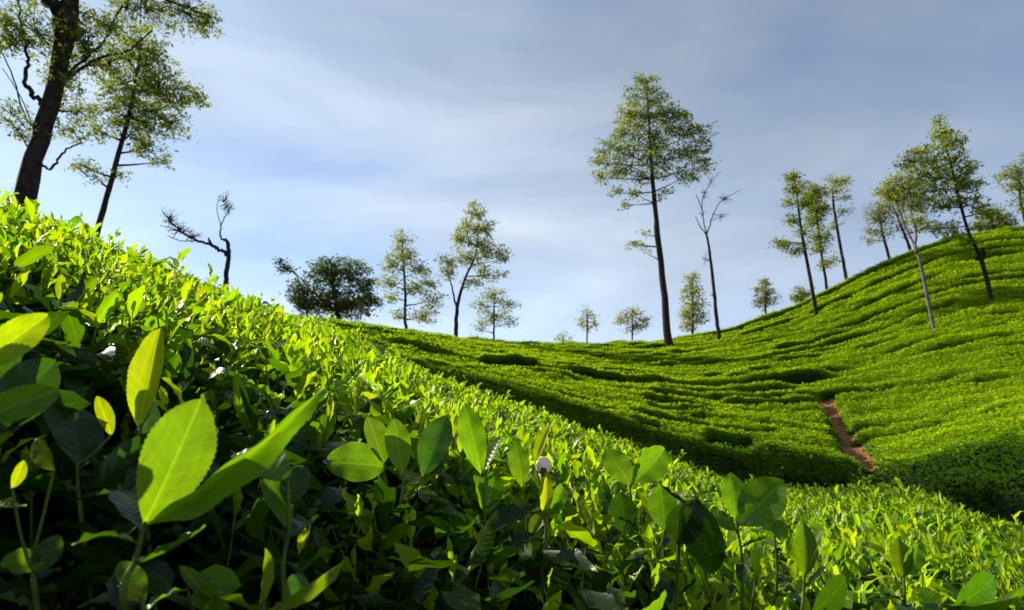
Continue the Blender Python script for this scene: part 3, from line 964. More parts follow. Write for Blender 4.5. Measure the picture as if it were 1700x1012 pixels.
def build_row(i, a, side):
    t0, t1 = row_t(i, a), row_t(i + 1, a)
    g0, g1 = row_gap(i, a), row_gap(i + 1, a)
    _, e0, e1, rn, r1, r2 = land_params(a)
    # cross-section: front skirt, table, back skirt
    fr = np.array([0.0, 0.02, 0.05, 0.10, 0.17, 0.26, 0.4, 0.6, 0.8, 0.90, 0.96, 1.0])
    X = np.zeros((len(a), len(fr), 3)); SKR = np.zeros((len(a), len(fr)))
    gT = row_gap(TRACK, a) * sstep(R(-17), R(-9), a) * (1 - sstep(R(23), R(26.5), a))
    W = (t1 - t0) * (r2 - r1)
    for j, f in enumerate(fr):
        ff = (t0 + (t1 - t0) * f)
        r = r1 + ff * (r2 - r1)
        gm0 = np.clip(g0 * 0.18, 0, 0.34) / W; gm1 = np.clip(g1 * 0.32, 0, 0.5) / W
        # squeeze the row inward by the gap's half width
        f2 = gm0 + (1 - gm0 - gm1) * f
        r = r1 + (t0 + (t1 - t0) * f2) * (r2 - r1)
        x, y = r * np.sin(a), r * np.cos(a)
        z = canopy(x, y)
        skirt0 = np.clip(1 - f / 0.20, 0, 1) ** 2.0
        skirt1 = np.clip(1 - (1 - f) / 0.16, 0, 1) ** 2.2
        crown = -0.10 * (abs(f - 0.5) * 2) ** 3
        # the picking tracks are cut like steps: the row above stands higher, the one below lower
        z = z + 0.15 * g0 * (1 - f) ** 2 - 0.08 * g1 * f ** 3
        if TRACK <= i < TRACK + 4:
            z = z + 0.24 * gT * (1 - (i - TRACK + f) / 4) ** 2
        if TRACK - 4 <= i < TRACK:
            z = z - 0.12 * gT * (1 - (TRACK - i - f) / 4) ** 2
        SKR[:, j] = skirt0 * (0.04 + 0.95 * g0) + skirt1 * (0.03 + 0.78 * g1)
        z = z - skirt0 * (0.04 + 0.95 * g0) - skirt1 * (0.03 + 0.78 * g1) + crown + 0.11 * noise2(x * 0.9, y * 0.9, 44) + 0.05 * noise2(x * 4.5, y * 4.5, 45)
        d, ins = path_dist(a, r)
        wpath = 0.13 + 0.16 * noise2(r * 1.9, 2.2, 46)
        z = z - ins * 0.55 * (1 - sstep(wpath, wpath + 0.3, abs(d)))
        X[:, j] = np.stack([x, y, z], 1)
    mb = MB()
    # keep ground off the row inside the path
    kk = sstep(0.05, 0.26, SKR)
    if i < 3:  # shade on the lowest rows painted into the body colour
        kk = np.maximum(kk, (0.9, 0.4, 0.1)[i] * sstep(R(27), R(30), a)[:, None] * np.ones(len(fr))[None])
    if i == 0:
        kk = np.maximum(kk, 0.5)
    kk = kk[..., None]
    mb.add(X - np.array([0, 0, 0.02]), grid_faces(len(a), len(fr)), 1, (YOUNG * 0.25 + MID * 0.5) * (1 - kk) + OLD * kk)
    # foliage: quads sown on the surface, sized with distance
    P00, P10, P01, P11 = X[:-1, :-1], X[1:, :-1], X[:-1, 1:], X[1:, 1:]
    N = np.cross(P10 - P00, P01 - P00).reshape(-1, 3)
    area = np.linalg.norm(N, axis=1)
    rad = np.linalg.norm(P00.reshape(-1, 3)[:, :2], axis=1)
    ls = 0.05 + 0.0011 * rad
    dens = np.where(i < 2, 1.9, 1.15) / (ls * ls)
    # near-horizontal rings of the far side of a hill are invisible: thin them
    cnt = rng.poisson(area * dens)
    q = np.repeat(np.arange(len(area)), cnt)
    u, v = rng.random(len(q))[:, None], rng.random(len(q))[:, None]
    A, B, Cc, D = [k.reshape(-1, 3)[q] for k in (P00, P10, P01, P11)]
    P = A * (1 - u) * (1 - v) + B * u * (1 - v) + Cc * (1 - u) * v + D * u * v
    K00, K10, K01, K11 = [k.reshape(-1)[q] for k in (SKR[:-1, :-1], SKR[1:, :-1], SKR[:-1, 1:], SKR[1:, 1:])]
    u1, v1 = u[:, 0], v[:, 0]
    dzp = K00 * (1 - u1) * (1 - v1) + K10 * u1 * (1 - v1) + K01 * (1 - u1) * v1 + K11 * u1 * v1
    n = N[q] / (np.linalg.norm(N[q], axis=1)[:, None] + 1e-9)
    n *= np.sign(n[:, 2:3] + 1e-6)
    rr = np.hypot(P[:, 0], P[:, 1]); aa = np.arctan2(P[:, 0], P[:, 1])
    dd, ins = path_dist(aa, rr)
    keep = ~(ins & (abs(dd) < 0.15 + 0.16 * noise2(rr * 1.9, 2.2, 46)))
    P, n, q, dzp = P[keep], n[keep], q[keep], dzp[keep]
    m = len(P)
    bank = sstep(R(27.5), R(30), np.arctan2(P[:, 0], P[:, 1])) * (0.9, 0.35, 0.05)[i] if i < 3 else 0 * P[:, 0]  # bank shade painted in: these leaves shift to the dark old-leaf colour
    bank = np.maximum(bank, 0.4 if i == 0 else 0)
    th = rng.random(m) * 6.283
    tang = np.stack([np.cos(th), np.sin(th), np.zeros(m)], 1)
    upness = rng.uniform(0.2, 1.3, m)[:, None]
    Y = tang + n * upness * 0.55
    Z = n * 1.5 + 0.38 * rng.normal(0, 1, (m, 3)) - tang * upness * 0.4
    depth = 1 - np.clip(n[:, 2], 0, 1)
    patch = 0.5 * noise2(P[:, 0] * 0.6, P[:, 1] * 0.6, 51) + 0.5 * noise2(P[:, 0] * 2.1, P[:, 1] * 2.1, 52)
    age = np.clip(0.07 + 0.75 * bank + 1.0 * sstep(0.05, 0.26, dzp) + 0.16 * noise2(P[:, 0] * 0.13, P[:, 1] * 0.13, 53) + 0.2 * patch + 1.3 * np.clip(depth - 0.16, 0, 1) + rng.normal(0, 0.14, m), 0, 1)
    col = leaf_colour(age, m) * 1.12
    s = (0.05 + 0.0011 * np.hypot(P[:, 0], P[:, 1])) * rng.uniform(0.8, 1.6, m)
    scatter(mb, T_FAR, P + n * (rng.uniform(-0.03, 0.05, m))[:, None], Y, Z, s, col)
    o = mb.build('tea_hedge', [M_FARLEAF, M_BODY])
    if i >= TRACK:
        lab = f'{ORD[i - TRACK]} tea hedge row above the long dark track across the far slope'
    else:
        lab = f'{ORD[TRACK - 1 - i]} tea hedge row below the long dark track'
        lab += (', left of the red path' if side == 'l' else ', right of the red path' if side == 'r' else ' across the far slope')
    if i == NROW - 1:
        lab = 'topmost tea hedge row running along the skyline of the far slope'
    tag(o, lab, 'tea hedge', 'tea hedge rows on the far slope')
pa_mid = float(np.mean(pa))
for i in range(NROW):
    if i < TRACK:
        # the red path cuts the row in two
        e_row = None
        t = (edges_t[i] + edges_t[i + 1]) / 2
        ac = R(24)
        for _ in range(4):
            _, e0, e1, rn, r1, r2 = land_params(np.array([ac]))
            e = far_elev(np.clip(t, 0, 1), e0, e1, np.array([ac]), r1, r2)[0]
            o = np.argsort(pe)
            ac = float(np.interp(e, pe[o], pa[o]))
        build_row(i, az_far[az_far <= ac + R(0.28)], 'l')
        build_row(i, az_far[az_far >= ac], 'r')
    else:
        build_row(i, az_far, '')

def build_path():
    es = np.linspace(pe.min() - R(0.6), pe.max() + R(0.5), 60)
    o = np.argsort(pe)
    mb = MB(); rows = []
    for e in es:
        a = float(np.interp(e, pe[o], pa[o]))
        r = np.arange(12.5, 60, 0.05)
        z = canopy(r * math.sin(a), r * math.cos(a)) 
        ee = np.arctan2(z, r)
        j = np.where((ee >= e) & (r > float(land_params(np.array([a]))[4][0]) - 1.0))[0]
        if not len(j): continue
        rr = r[j[0]]
        row = []
        for k in np.linspace(-1, 1, 9):
            aa = a + k * 0.42 / rr
            x, y = rr * math.sin(aa), rr * math.cos(aa)
            row.append((x, y, float(canopy(x, y)) - 0.40 + 0.10 * k * k + 0.05 * float(noise2(x * 3, y * 3, 61))))
        rows.append(row)
    X = np.array(rows)
    mb.add(X, grid_faces(X.shape[0], X.shape[1]))
    tag(mb.build('path', [M_RED]), kind='structure')
build_path()

# hidden bottom and near bank of the hollow: tea too
def build_hollow():
    mb = MB()
    az = np.radians(np.arange(-50, 50, 0.8))
    fr = np.linspace(0, 1, 30)
    A, Fq = np.meshgrid(az, fr, indexing='ij')
    _, _, _, rn, r1, r2 = land_params(A)
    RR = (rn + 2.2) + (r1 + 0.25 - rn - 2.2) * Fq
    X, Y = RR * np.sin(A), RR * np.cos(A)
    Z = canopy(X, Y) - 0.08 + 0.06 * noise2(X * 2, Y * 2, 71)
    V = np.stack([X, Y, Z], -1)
    mb.add(V, grid_faces(len(az), len(fr)), 1)  # dark sheet under the leaves, its colour stands in for shade
    n = 46000
    a = R(-48) + R(96) * rng.random(n); f = rng.random(n) ** 0.8
    _, _, _, rn, r1, r2 = land_params(a)
    r = (rn + 2.2) + (r1 + 0.3 - rn - 2.2) * f
    x, y = r * np.sin(a), r * np.cos(a)
    P = np.stack([x, y, canopy(x, y) - 0.05 + rng.uniform(-0.05, 0.08, n)], 1)
    th = rng.random(n) * 6.283
    Yd = np.stack([np.cos(th), np.sin(th), rng.uniform(-0.1, 1.2, n)], 1)
    Zd = np.stack([rng.normal(0, .6, n), rng.normal(0, .6, n), np.ones(n)], 1)
    scatter(mb, T_LOW[0], P, Yd, Zd, rng.uniform(0.07, 0.12, n), leaf_colour(np.clip(rng.normal(0.88, 0.15, n), 0, 1), n))  # high ages darken the leaves: the hollow's shade is in their colour
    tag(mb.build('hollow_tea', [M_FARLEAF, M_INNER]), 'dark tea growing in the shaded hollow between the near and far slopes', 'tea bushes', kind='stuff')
build_hollow()

# ------------------------------------------------------------------ trees
GREEN = np.array([0.09, 0.14, 0.018]); YGREEN = np.array([0.26, 0.27, 0.03]); DGREEN = np.array([0.03, 0.055, 0.012])
PALE = np.array([0.2, 0.23, 0.07]); BROWN = np.array([0.13, 0.10, 0.06])
T_SPRAY = [(np.array([[0, 0, 0], [-.16, .4, .05], [.16, .5, .05], [0, 1, -.15]]), np.array([[0, 2, 3, 1]]), np.zeros((4, 3))),
           (np.array([[0, 0, 0], [-.28, .5, .0], [.24, .4, .1], [.05, 1, -.1]]), np.array([[0, 2, 3, 1]]), np.zeros((4, 3)))]
def tree(name, label, r, trunk, crown, leaf=0.22, n=2500, col=GREEN, col2=None, bark=None, group=None, limbs=(), twigs=True, leafy=1.0, cat='tree', depth=1.0, clump=9):
    """trunk: (px, py, width px) from the foot up; crown: (px, py, rx, ry) lobes; limbs: polylines of (px, py, width px)"""
    bark = bark or M_BARK
    tr = [np.array([*at(px, py, r), w * 0.86 / FPX * r]) for px, py, w in trunk]
    foot = tr[0][:3].copy()
    gz = float(canopy(foot[0], foot[1])) - BUSH
    if foot[2] > gz - 0.1:
        tr.insert(0, np.array([foot[0] + (tr[0][0] - tr[1][0]) * 0.05, foot[1], gz - 0.15, tr[0][3] * 1.25]))
    base = np.array([tr[0][0], tr[0][1], gz])
    root = link(name, None)
    root.location = base
    tag(root, label, cat, group)
    TR = spline(np.array(tr), 26)
    TR[1:-1, :2] += rng.normal(0, 0.04, (24, 2)) * TR[1:-1, 3:4]
    mb = MB()
    tube(mb, TR[:, :3] - base, np.maximum(TR[:, 3] / 2, 0.015), 9, knob=0.18)
    mb.build('trunk', [bark], root)
    skel = [(TR[k, :3], TR[k, 3]) for k in range(6, 26)]
    vdir = np.array([foot[0], foot[1], 0]); vdir /= np.linalg.norm(vdir)
    pxm = r / FPX
    def limb_mesh(P, w0, w1, nm='branch'):
        b = MB()
        tube(b, P - base, np.linspace(w0 / 2, w1 / 2, len(P)), 5, knob=0.15)
        return b.build(nm, [bark], root)
    for L in limbs:
        d0 = rng.uniform(-0.3, 0.3) * r * 0.03
        Q = np.array([[*(at(px, py, r)), w * pxm] for px, py, w in L])
        Q[:, :3] += vdir * np.linspace(0, d0, len(Q))[:, None]
        dq = np.linalg.norm(TR[:, :3] - Q[0, :3], axis=1); jq = int(np.argmin(dq))
        # the limb grows out of the nearest point of the trunk or of an earlier limb
        allp = np.array([q[0] for q in skel] + [TR[jq, :3]])
        da = np.linalg.norm(allp - Q[0, :3], axis=1); ja = int(np.argmin(da))
        Q = np.vstack([np.array([*allp[ja], Q[0, 3]]), Q])
        if np.linalg.norm(Q[0, :3] - Q[1, :3]) < 0.02 * r / 10: Q = np.delete(Q, 1, 0)
        S = spline(Q, 5 * len(Q))
        S[1:, :3] += rng.normal(0, 0.25, (len(S) - 1, 3)) * S[1:, 3:4]
        b = MB(); tube(b, S[:, :3] - base, np.maximum(S[:, 3] / 2, 0.008), 6, knob=0.2)
        b.build('branch', [bark], root)
        skel += [(s[:3], s[3]) for s in S[3:]]
    SK_P = np.array([s[0] for s in skel]); SK_W = np.array([s[1] for s in skel])
    tot = sum(rx * ry for _, _, rx, ry in crown) or 1
    fol = MB(); tw = MB()
    nleaf = 0
    for (cx, cy, rx, ry) in crown:
        ry = ry * 1.35
        m = max(3, int(n * leafy * rx * ry / tot / clump))
        u = rng.normal(0, 1, (m, 3)); u /= np.linalg.norm(u, axis=1)[:, None]
        u *= (rng.random(m) ** 0.45)[:, None]
        c3 = at(cx, cy, r)
        side = np.array([vdir[1], -vdir[0], 0])
        cp = c3 + side * (u[:, :1] * rx * pxm) + np.array([0, 0, 1.0]) * (u[:, 1:2] * ry * pxm) + vdir * (u[:, 2:3] * rx * pxm * depth)
        # limb from the frame to the lobe's heart
        dd = np.linalg.norm(SK_P - c3, axis=1) + 0.9 * np.maximum(SK_P[:, 2] - c3[2] + 0.3 * ry * pxm, 0) * 3
        j = int(np.argmin(dd))
        if np.linalg.norm(SK_P[j] - c3) > 0.35 * rx * pxm and twigs:
            P = spline(np.array([SK_P[j], SK_P[j] * 0.5 + c3 * 0.5 + np.array([0, 0, -0.06 * rx * pxm]), c3]), 8)
            w0 = min(SK_W[j] * 0.55, 0.10 + 0 * pxm); limb_mesh(P, max(w0, 0.03), 0.015)
            loc = np.vstack([P[2:]])
        else:
            loc = SK_P[[j]]
        if twigs:
            LP = np.vstack([loc, c3[None]])
            for k in range(m):
                dk = np.linalg.norm(LP - cp[k], axis=1); b0 = LP[int(np.argmin(dk))]
                mid = (b0 + cp[k]) / 2 + rng.normal(0, 0.04, 3) * np.linalg.norm(cp[k] - b0)
                tube(tw, np.array([b0, mid, cp[k]]) - base, [0.011, 0.009, 0.006] if r > 30 else [0.010, 0.007, 0.004], 3)
        if leafy > 0:
            per = rng.integers(clump // 2, clump + clump // 2 + 1, m)
            q = np.repeat(np.arange(m), per)
            spread = leaf * 0.95
            P = cp[q] + rng.normal(0, spread, (len(q), 3)) * np.array([1, 1, 0.6])
            th = rng.random(len(q)) * 6.283
            Y = np.stack([np.cos(th), np.sin(th), rng.normal(0.15, 0.5, len(q))], 1)
            Z = np.stack([rng.normal(0, .5, len(q)), rng.normal(0, .5, len(q)), np.ones(len(q))], 1)
            cc2 = YGREEN if col2 is None else col2
            k = np.clip(rng.normal(0.4, 0.3, m), 0, 1)[q][:, None]
            c = (col * (1 - k) + cc2 * k) * np.exp(rng.normal(0, 0.22, (len(q), 1)))
            v = rng.integers(0, 2, len(q))
            for i, t in enumerate(T_SPRAY):
                z = v == i
                scatter(fol, t, P[z] - base, Y[z], Z[z], leaf * rng.uniform(0.8, 1.7, z.sum()), c[z])
            nleaf += len(q)
    if tw.v:
        tag(tw.build('twigs', [bark], root), kind='stuff')
    if fol.v:
        tag(fol.build('crown', [M_TREELEAF], root, smooth=False), kind='stuff')
    return root
def rr_at(px, py, default):
    v = march(px, py, -0.2)
    return default if v is None else v

G1 = 'silver oaks on the far skyline'
G2 = 'trees on the right hill'
tree('shade_tree', 'thick dark-trunked tree at the upper left corner leaning right', 18,
     [(36, 345, 34), (62, 245, 29), (82, 170, 28), (97, 110, 28), (108, 60, 34), (112, 25, 34), (122, -40, 22), (135, -160, 14), (140, -260, 8)],
     [(60, 55, 60, 30), (20, 75, 35, 22), (10, 40, 22, 14), (140, 75, 45, 38), (180, 45, 40, 26), (240, 12, 60, 26), (310, 20, 52, 28), (345, 35, 26, 18),
      (20, 190, 30, 16), (110, 130, 35, 30), (125, 185, 28, 22), (180, 105, 35, 24), (60, 225, 22, 12), (30, 215, 18, 12), (120, 215, 25, 14), (50, -60, 90, 50), (200, -70, 110, 50), (130, -200, 120, 80)],
     leaf=0.085, n=13000, col=GREEN, group='trees behind the near slope on the left', clump=10,
     limbs=[[(70, 172, 8), (52, 150, 7), (42, 130, 6), (47, 95, 5), (38, 50, 4), (30, -10, 3)], [(104, 130, 6), (140, 100, 5), (175, 65, 4), (205, 5, 3)],
            [(106, 132, 6), (165, 98, 4), (215, 85, 3), (250, 55, 2)], [(84, 280, 4), (105, 252, 3), (135, 238, 2)], [(45, 200, 2.5), (20, 120, 2), (-20, 40, 1.5)],
            [(106, 50, 24), (94, 10, 20), (78, -30, 16), (50, -100, 8)], [(52, 260, 2.5), (30, 215, 2), (-10, 180, 1.5)], [(60, 225, 2.2), (35, 160, 1.6), (5, 110, 1.2)],
            [(118, -20, 10), (200, -30, 7), (280, 5, 4), (345, 30, 2.5)]])
tree('shade_tree', 'slim leaning tree with a layered leafy crown right of the thick trunk', 26,
     [(158, 400, 11), (172, 345, 10), (190, 280, 9), (210, 208, 8), (222, 150, 6), (232, 90, 4), (235, 60, 3)],
     [(228, 70, 34, 20), (215, 100, 48, 26), (262, 100, 36, 24), (205, 140, 52, 28), (262, 145, 48, 28), (190, 180, 40, 22), (245, 185, 50, 25), (298, 160, 34, 18), (328, 160, 22, 14),
      (275, 205, 42, 20), (225, 215, 36, 20), (240, 245, 30, 16), (270, 268, 18, 12), (160, 215, 22, 14), (145, 278, 22, 12), (160, 295, 18, 8), (198, 290, 14, 8)],
     leaf=0.12, n=6500, col=GREEN, group='trees behind the near slope on the left', clump=11)
tree('dead_tree', 'stunted dark bare tree with one long limb reaching left', 18,
     [(374, 490, 9), (376, 450, 9), (380, 425, 8), (378, 404, 7), (374, 396, 4)],
     [(282, 362, 16, 14), (298, 382, 20, 12), (320, 392, 18, 9), (372, 335, 12, 16), (382, 345, 9, 12)],
     leaf=0.035, n=520, col=DGREEN, leafy=1, clump=4, group=None,
     limbs=[[(379, 424, 6), (366, 414, 6), (352, 408, 5), (326, 400, 4), (300, 385, 3), (282, 368, 2), (270, 352, 1.5)],
            [(376, 400, 4), (366, 392, 3), (368, 370, 2), (378, 350, 1.6), (376, 326, 1)], [(352, 408, 4), (346, 398, 3)], [(326, 400, 2), (300, 400, 1.5), (278, 392, 1)],
            [(300, 385, 2), (288, 378, 1.2), (266, 372, 1)], [(366, 372, 1.5), (360, 345, 1), (366, 325, 0.8)]])
tree('broad_tree', 'broad dense dark-crowned tree behind the crest, left of centre', 62,
     [(562, 560, 10), (560, 520, 9), (556, 490, 7), (552, 465, 5)],
     [(530, 455, 28, 20), (500, 480, 24, 18), (560, 450, 28, 20), (592, 455, 24, 20), (610, 482, 24, 18), (560, 485, 36, 22), (525, 505, 34, 18), (590, 508, 34, 16), (622, 500, 16, 12), (500, 505, 22, 14), (560, 515, 50, 14)],
     leaf=0.26, n=6800, col=DGREEN * 1.2, col2=np.array([0.12, 0.15, 0.02]), clump=20,
     limbs=[[(556, 505, 5), (525, 490, 4), (498, 462, 2), (485, 450, 1.5), (470, 440, 1)]])
tree('small_tree', 'wispy dark branch tip rising left of the broad dark tree', 60,
     [(508, 560, 4), (505, 500, 3), (495, 462, 2), (480, 448, 1.5)], [(467, 436, 10, 7), (480, 446, 12, 5), (470, 448, 6, 5)], leaf=0.22, n=260, col=DGREEN, col2=DGREEN, clump=7)
tree('silver_oak', 'open-crowned tree right of the broad dark tree, on the skyline', 42,
     [(675, 560, 7), (672, 530, 6), (673, 490, 5), (670, 440, 4), (668, 400, 2)],
     [(668, 400, 20, 14), (672, 425, 26, 14), (652, 440, 24, 14), (695, 448, 22, 14), (645, 468, 22, 10), (690, 478, 32, 12), (715, 470, 16, 12), (650, 492, 18, 8), (718, 498, 22, 12), (700, 525, 30, 12), (660, 522, 16, 8)],
     leaf=0.16, n=3000, col=PALE, group=G1, bark=M_BARK)
tree('silver_oak', 'taller forked pale-green tree left of centre on the skyline', 41,
     [(757, 575, 9), (757, 545, 8), (760, 505, 7), (772, 462, 5), (790, 420, 4), (795, 370, 2.5)],
     [(790, 350, 20, 12), (778, 375, 22, 14), (805, 380, 20, 14), (765, 400, 22, 12), (800, 410, 26, 14), (745, 435, 20, 12), (780, 430, 30, 12), (822, 420, 22, 12), (835, 430, 14, 8), (745, 455, 18, 8), (810, 455, 24, 10), (785, 470, 20, 8), (835, 455, 10, 6)],
     leaf=0.16, n=3300, col=PALE, group=G1, limbs=[[(759, 515, 4), (752, 480, 3), (742, 450, 2)]])
tree('silver_oak', 'low sparse pale tree just right of the forked one', 46,
     [(820, 580, 4), (820, 545, 4), (820, 510, 3), (822, 480, 2)],
     [(820, 490, 26, 12), (800, 505, 22, 10), (845, 505, 22, 10), (820, 525, 36, 12), (795, 545, 16, 8), (850, 535, 16, 8)], leaf=0.16, n=1300, col=PALE, group=G1)
tree('silver_oak', 'lone tall silver oak with a full rounded crown on a bare trunk', 43,
     [(1112, 575, 18), (1108, 556, 15), (1104, 500, 13), (1096, 430, 12), (1091, 385, 12), (1089, 360, 10), (1085, 320, 9), (1081, 270, 7), (1078, 210, 5), (1074, 150, 3), (1073, 128, 2)],
     [(1072, 138, 22, 14), (1060, 160, 28, 14), (1092, 165, 26, 14), (1045, 190, 32, 16), (1078, 195, 36, 18), (1115, 190, 30, 18), (1130, 215, 30, 18), (1040, 222, 36, 18), (1085, 230, 44, 20),
      (1015, 245, 32, 14), (1160, 220, 26, 14), (1150, 250, 36, 16), (1050, 258, 44, 16), (1100, 265, 44, 18), (998, 270, 22, 12), (1000, 295, 20, 10), (1165, 275, 22, 12), (1030, 285, 34, 14), (1140, 290, 30, 12),
      (1078, 295, 34, 10), (1030, 320, 18, 8), (1055, 322, 14, 8), (1105, 322, 16, 7), (1038, 340, 10, 8), (1065, 405, 16, 5), (1072, 390, 10, 5), (1070, 418, 8, 5), (1052, 407, 10, 5)],
     leaf=0.17, n=9000, col=GREEN, clump=13)
tree('bare_tree', 'slim leafless tree just right of the tall lone silver oak', 44,
     [(1195, 565, 8), (1190, 530, 7), (1184, 470, 6), (1177, 410, 5), (1172, 385, 4)],
     [(1170, 320, 10, 14), (1205, 330, 18, 9), (1195, 360, 14, 8), (1165, 355, 8, 8), (1170, 430, 8, 14), (1180, 300, 10, 9), (1182, 490, 8, 8)],
     leaf=0.05, n=420, col=BROWN, col2=BROWN, leafy=1, clump=3,
     limbs=[[(1173, 388, 2.2), (1167, 360, 1.7), (1166, 330, 1.3), (1178, 305, 1.0), (1196, 283, .7)], [(1173, 388, 2.2), (1185, 355, 1.5), (1198, 335, 1.2), (1230, 318, .7)],
            [(1172, 390, 2), (1162, 376, 1.5), (1155, 362, 1)], [(1185, 355, 1.5), (1195, 358, 1), (1212, 358, 0.8)], [(1167, 350, 1.5), (1156, 325, 1)]])
tree('small_tree', 'small cone-shaped tree behind the slim leafless tree', 60,
     [(1150, 580, 4), (1150, 545, 4), (1150, 500, 3), (1150, 465, 2)], [(1150, 465, 12, 12), (1148, 485, 20, 12), (1152, 505, 24, 12), (1140, 525, 20, 10), (1160, 528, 18, 10), (1142, 542, 18, 8)],
     leaf=0.2, n=1900, col=PALE, group=G1)
for lab, px, py, w, h, n, c in (('tiny faint sapling at the lowest dip of the skyline', 935, 562, 20, 9, 160, PALE),
                                 ('small pale sapling left of the rounded brownish shrub on the skyline', 975, 530, 20, 24, 420, PALE),
                                 ('small brownish-grey spreading tree left of the tall lone silver oak', 1050, 532, 34, 22, 900, BROWN * 0.5 + PALE * 0.5)):
    tree('small_tree', lab, 58, [(px, 585, 3), (px, py + 10, 3), (px, py - h * 0.4, 2)],
         [(px, py - h * 0.5, w * 0.6, h * 0.4), (px - w * 0.5, py, w * 0.5, h * 0.35), (px + w * 0.5, py + h * 0.1, w * 0.5, h * 0.35), (px, py + h * 0.5, w * 0.7, h * 0.3)], leaf=0.18, n=n, col=c, group=G1)
tree('small_tree', 'small rounded greyish tree at the foot of the right hill', 66, [(1272, 530, 4), (1272, 500, 3), (1270, 470, 2)],
     [(1270, 468, 10, 9), (1268, 482, 18, 10), (1275, 497, 20, 10), (1262, 505, 12, 8)], leaf=0.2, n=1000, col=PALE, col2=BROWN, group=G2)
tree('shrub', 'low green shrub on the right hill skyline below the slim trees', 60, [(1330, 510, 4), (1330, 490, 3)],
     [(1330, 488, 16, 10), (1322, 492, 9, 7)], leaf=0.2, n=500, col=GREEN, cat='shrub')
r = rr_at(1355, 526, 46)
tree('silver_oak', 'leftmost slim tree on the right hill, standing below the skyline', r,
     [(1357, 535, 8), (1352, 500, 7), (1341, 440, 6), (1330, 380, 5), (1324, 330, 3), (1318, 290, 2)],
     [(1316, 295, 16, 9), (1322, 312, 22, 10), (1312, 335, 14, 8), (1338, 340, 16, 8), (1315, 365, 16, 7), (1330, 385, 14, 6), (1300, 405, 14, 8), (1325, 415, 18, 7), (1290, 400, 7, 5)],
     leaf=0.15, n=2000, col=GREEN, group=G2)
tree('silver_oak', 'slim tree with the densest small crown in the left trio on the right hill', 52,
     [(1374, 490, 6), (1370, 460, 5), (1362, 410, 4), (1355, 350, 3)],
     [(1352, 318, 22, 10), (1345, 335, 20, 12), (1360, 350, 18, 10), (1350, 368, 20, 8), (1358, 392, 20, 10), (1360, 412, 16, 8), (1368, 440, 12, 6)],
     leaf=0.17, n=2700, col=GREEN, group=G2)
tree('silver_oak', 'sparsest of the three slim trees on the right hill skyline', 53,
     [(1407, 475, 7), (1402, 445, 6), (1390, 380, 5), (1384, 340, 4), (1382, 310, 2)],
     [(1385, 300, 16, 8), (1400, 300, 14, 10), (1378, 320, 18, 9), (1402, 325, 14, 8), (1372, 345, 14, 7), (1402, 352, 16, 6), (1385, 375, 14, 6), (1385, 430, 14, 8)],
     leaf=0.15, n=1100, col=PALE, group=G2)
tree('silver_oak', 'thin brownish tree leaning on the hill skyline right of the trio', 62,
     [(1478, 440, 5), (1474, 420, 5), (1466, 390, 4), (1460, 360, 3)],
     [(1458, 345, 20, 10), (1450, 362, 18, 9), (1468, 362, 18, 9), (1455, 382, 18, 8), (1445, 398, 12, 6), (1472, 390, 14, 6)],
     leaf=0.18, n=1200, col=BROWN * 0.4 + PALE * 0.6, col2=PALE, group=G2)
tree('silver_oak', 'brownish sparse tree on the skyline behind the long leaning trunk', 62,
     [(1513, 425, 6), (1508, 405, 5), (1498, 380, 4), (1486, 350, 3)],
     [(1482, 340, 22, 10), (1500, 350, 20, 10), (1475, 325, 18, 10), (1498, 370, 18, 8), (1512, 385, 12, 6)], leaf=0.18, n=900, col=BROWN * 0.4 + PALE * 0.6, group=G2)
r = rr_at(1552, 553, 42)
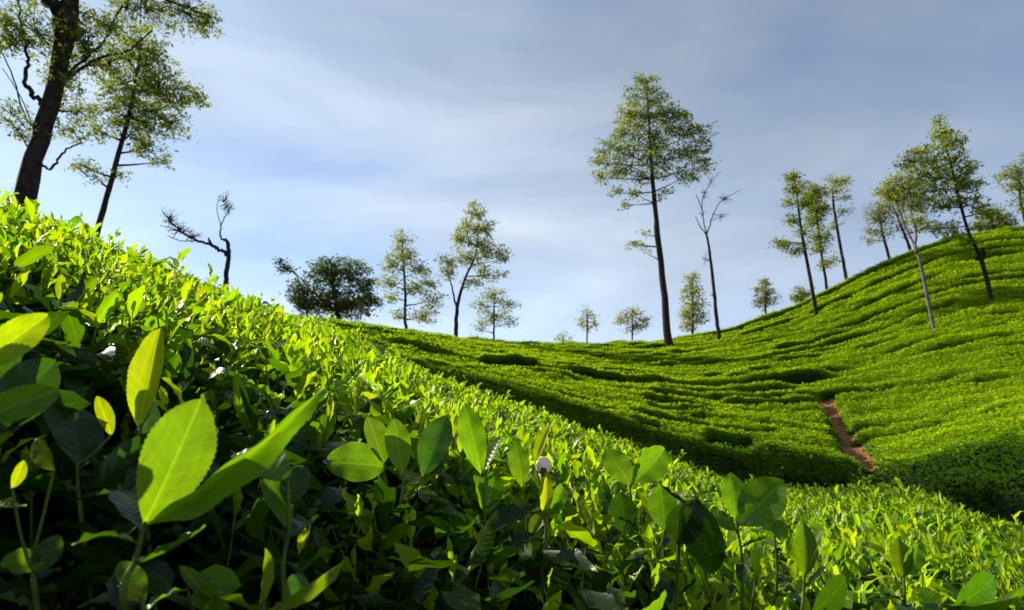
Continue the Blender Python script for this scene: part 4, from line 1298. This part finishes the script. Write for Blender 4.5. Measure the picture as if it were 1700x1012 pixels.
tree('silver_oak', 'long thin leaning tree rising from the middle of the right hill', r,
     [(1554, 562, 7), (1548, 535, 6), (1538, 485, 6), (1526, 430, 5), (1515, 400, 4), (1500, 370, 3), (1488, 335, 2)],
     [(1492, 300, 24, 10), (1510, 310, 24, 10), (1480, 318, 20, 10), (1500, 330, 26, 9), (1520, 340, 20, 9), (1525, 365, 18, 7), (1540, 375, 14, 7), (1465, 318, 12, 6)],
     leaf=0.14, n=1700, col=PALE, bark=M_BARKPALE, group=G2, limbs=[[(1522, 418, 4), (1520, 380, 3), (1510, 340, 2)]])
r = rr_at(1647, 503, 46)
tree('silver_oak', 'tallest tree on the right hill with a dark forked trunk and layered crown', r,
     [(1650, 515, 8), (1645, 495, 7.5), (1636, 455, 7), (1627, 425, 7), (1612, 395, 5), (1600, 360, 5), (1590, 320, 5), (1580, 280, 4), (1568, 235, 3), (1560, 200, 2)],
     [(1558, 203, 10, 7), (1568, 218, 14, 8), (1553, 225, 12, 7), (1585, 232, 18, 10), (1570, 245, 18, 8), (1530, 252, 22, 10), (1515, 268, 26, 10), (1590, 262, 16, 9), (1555, 272, 30, 12), (1540, 292, 36, 12), (1585, 290, 24, 12),
      (1610, 278, 12, 10), (1612, 305, 20, 10), (1570, 312, 34, 10), (1535, 318, 26, 10), (1590, 335, 28, 9), (1555, 340, 26, 9), (1625, 335, 12, 7), (1635, 350, 14, 8), (1560, 378, 24, 8), (1590, 385, 24, 7), (1612, 400, 20, 6)],
     leaf=0.17, n=4600, col=GREEN * 1.3, group=G2, limbs=[[(1628, 428, 8), (1633, 420, 5), (1630, 410, 3)]], clump=11)
tree('shrub', 'dark bushy shrubs peeking over the crest left of the edge tree', 64, [(1652, 400, 4), (1650, 375, 3)],
     [(1640, 352, 16, 8), (1655, 362, 20, 10), (1670, 372, 16, 8), (1645, 378, 24, 9), (1622, 375, 10, 8)], leaf=0.2, n=1700, col=DGREEN * 0.5 + GREEN * 0.5, cat='shrub')
tree('silver_oak', 'tree cut off by the right edge of the frame above the hill crest', 62,
     [(1706, 390, 6), (1702, 365, 5), (1694, 330, 4), (1692, 290, 3)],
     [(1676, 292, 22, 10), (1700, 285, 24, 12), (1706, 262, 14, 8), (1684, 310, 20, 8), (1700, 330, 18, 10), (1712, 345, 18, 9), (1730, 300, 30, 20)], leaf=0.18, n=2300, col=GREEN, group=G2)
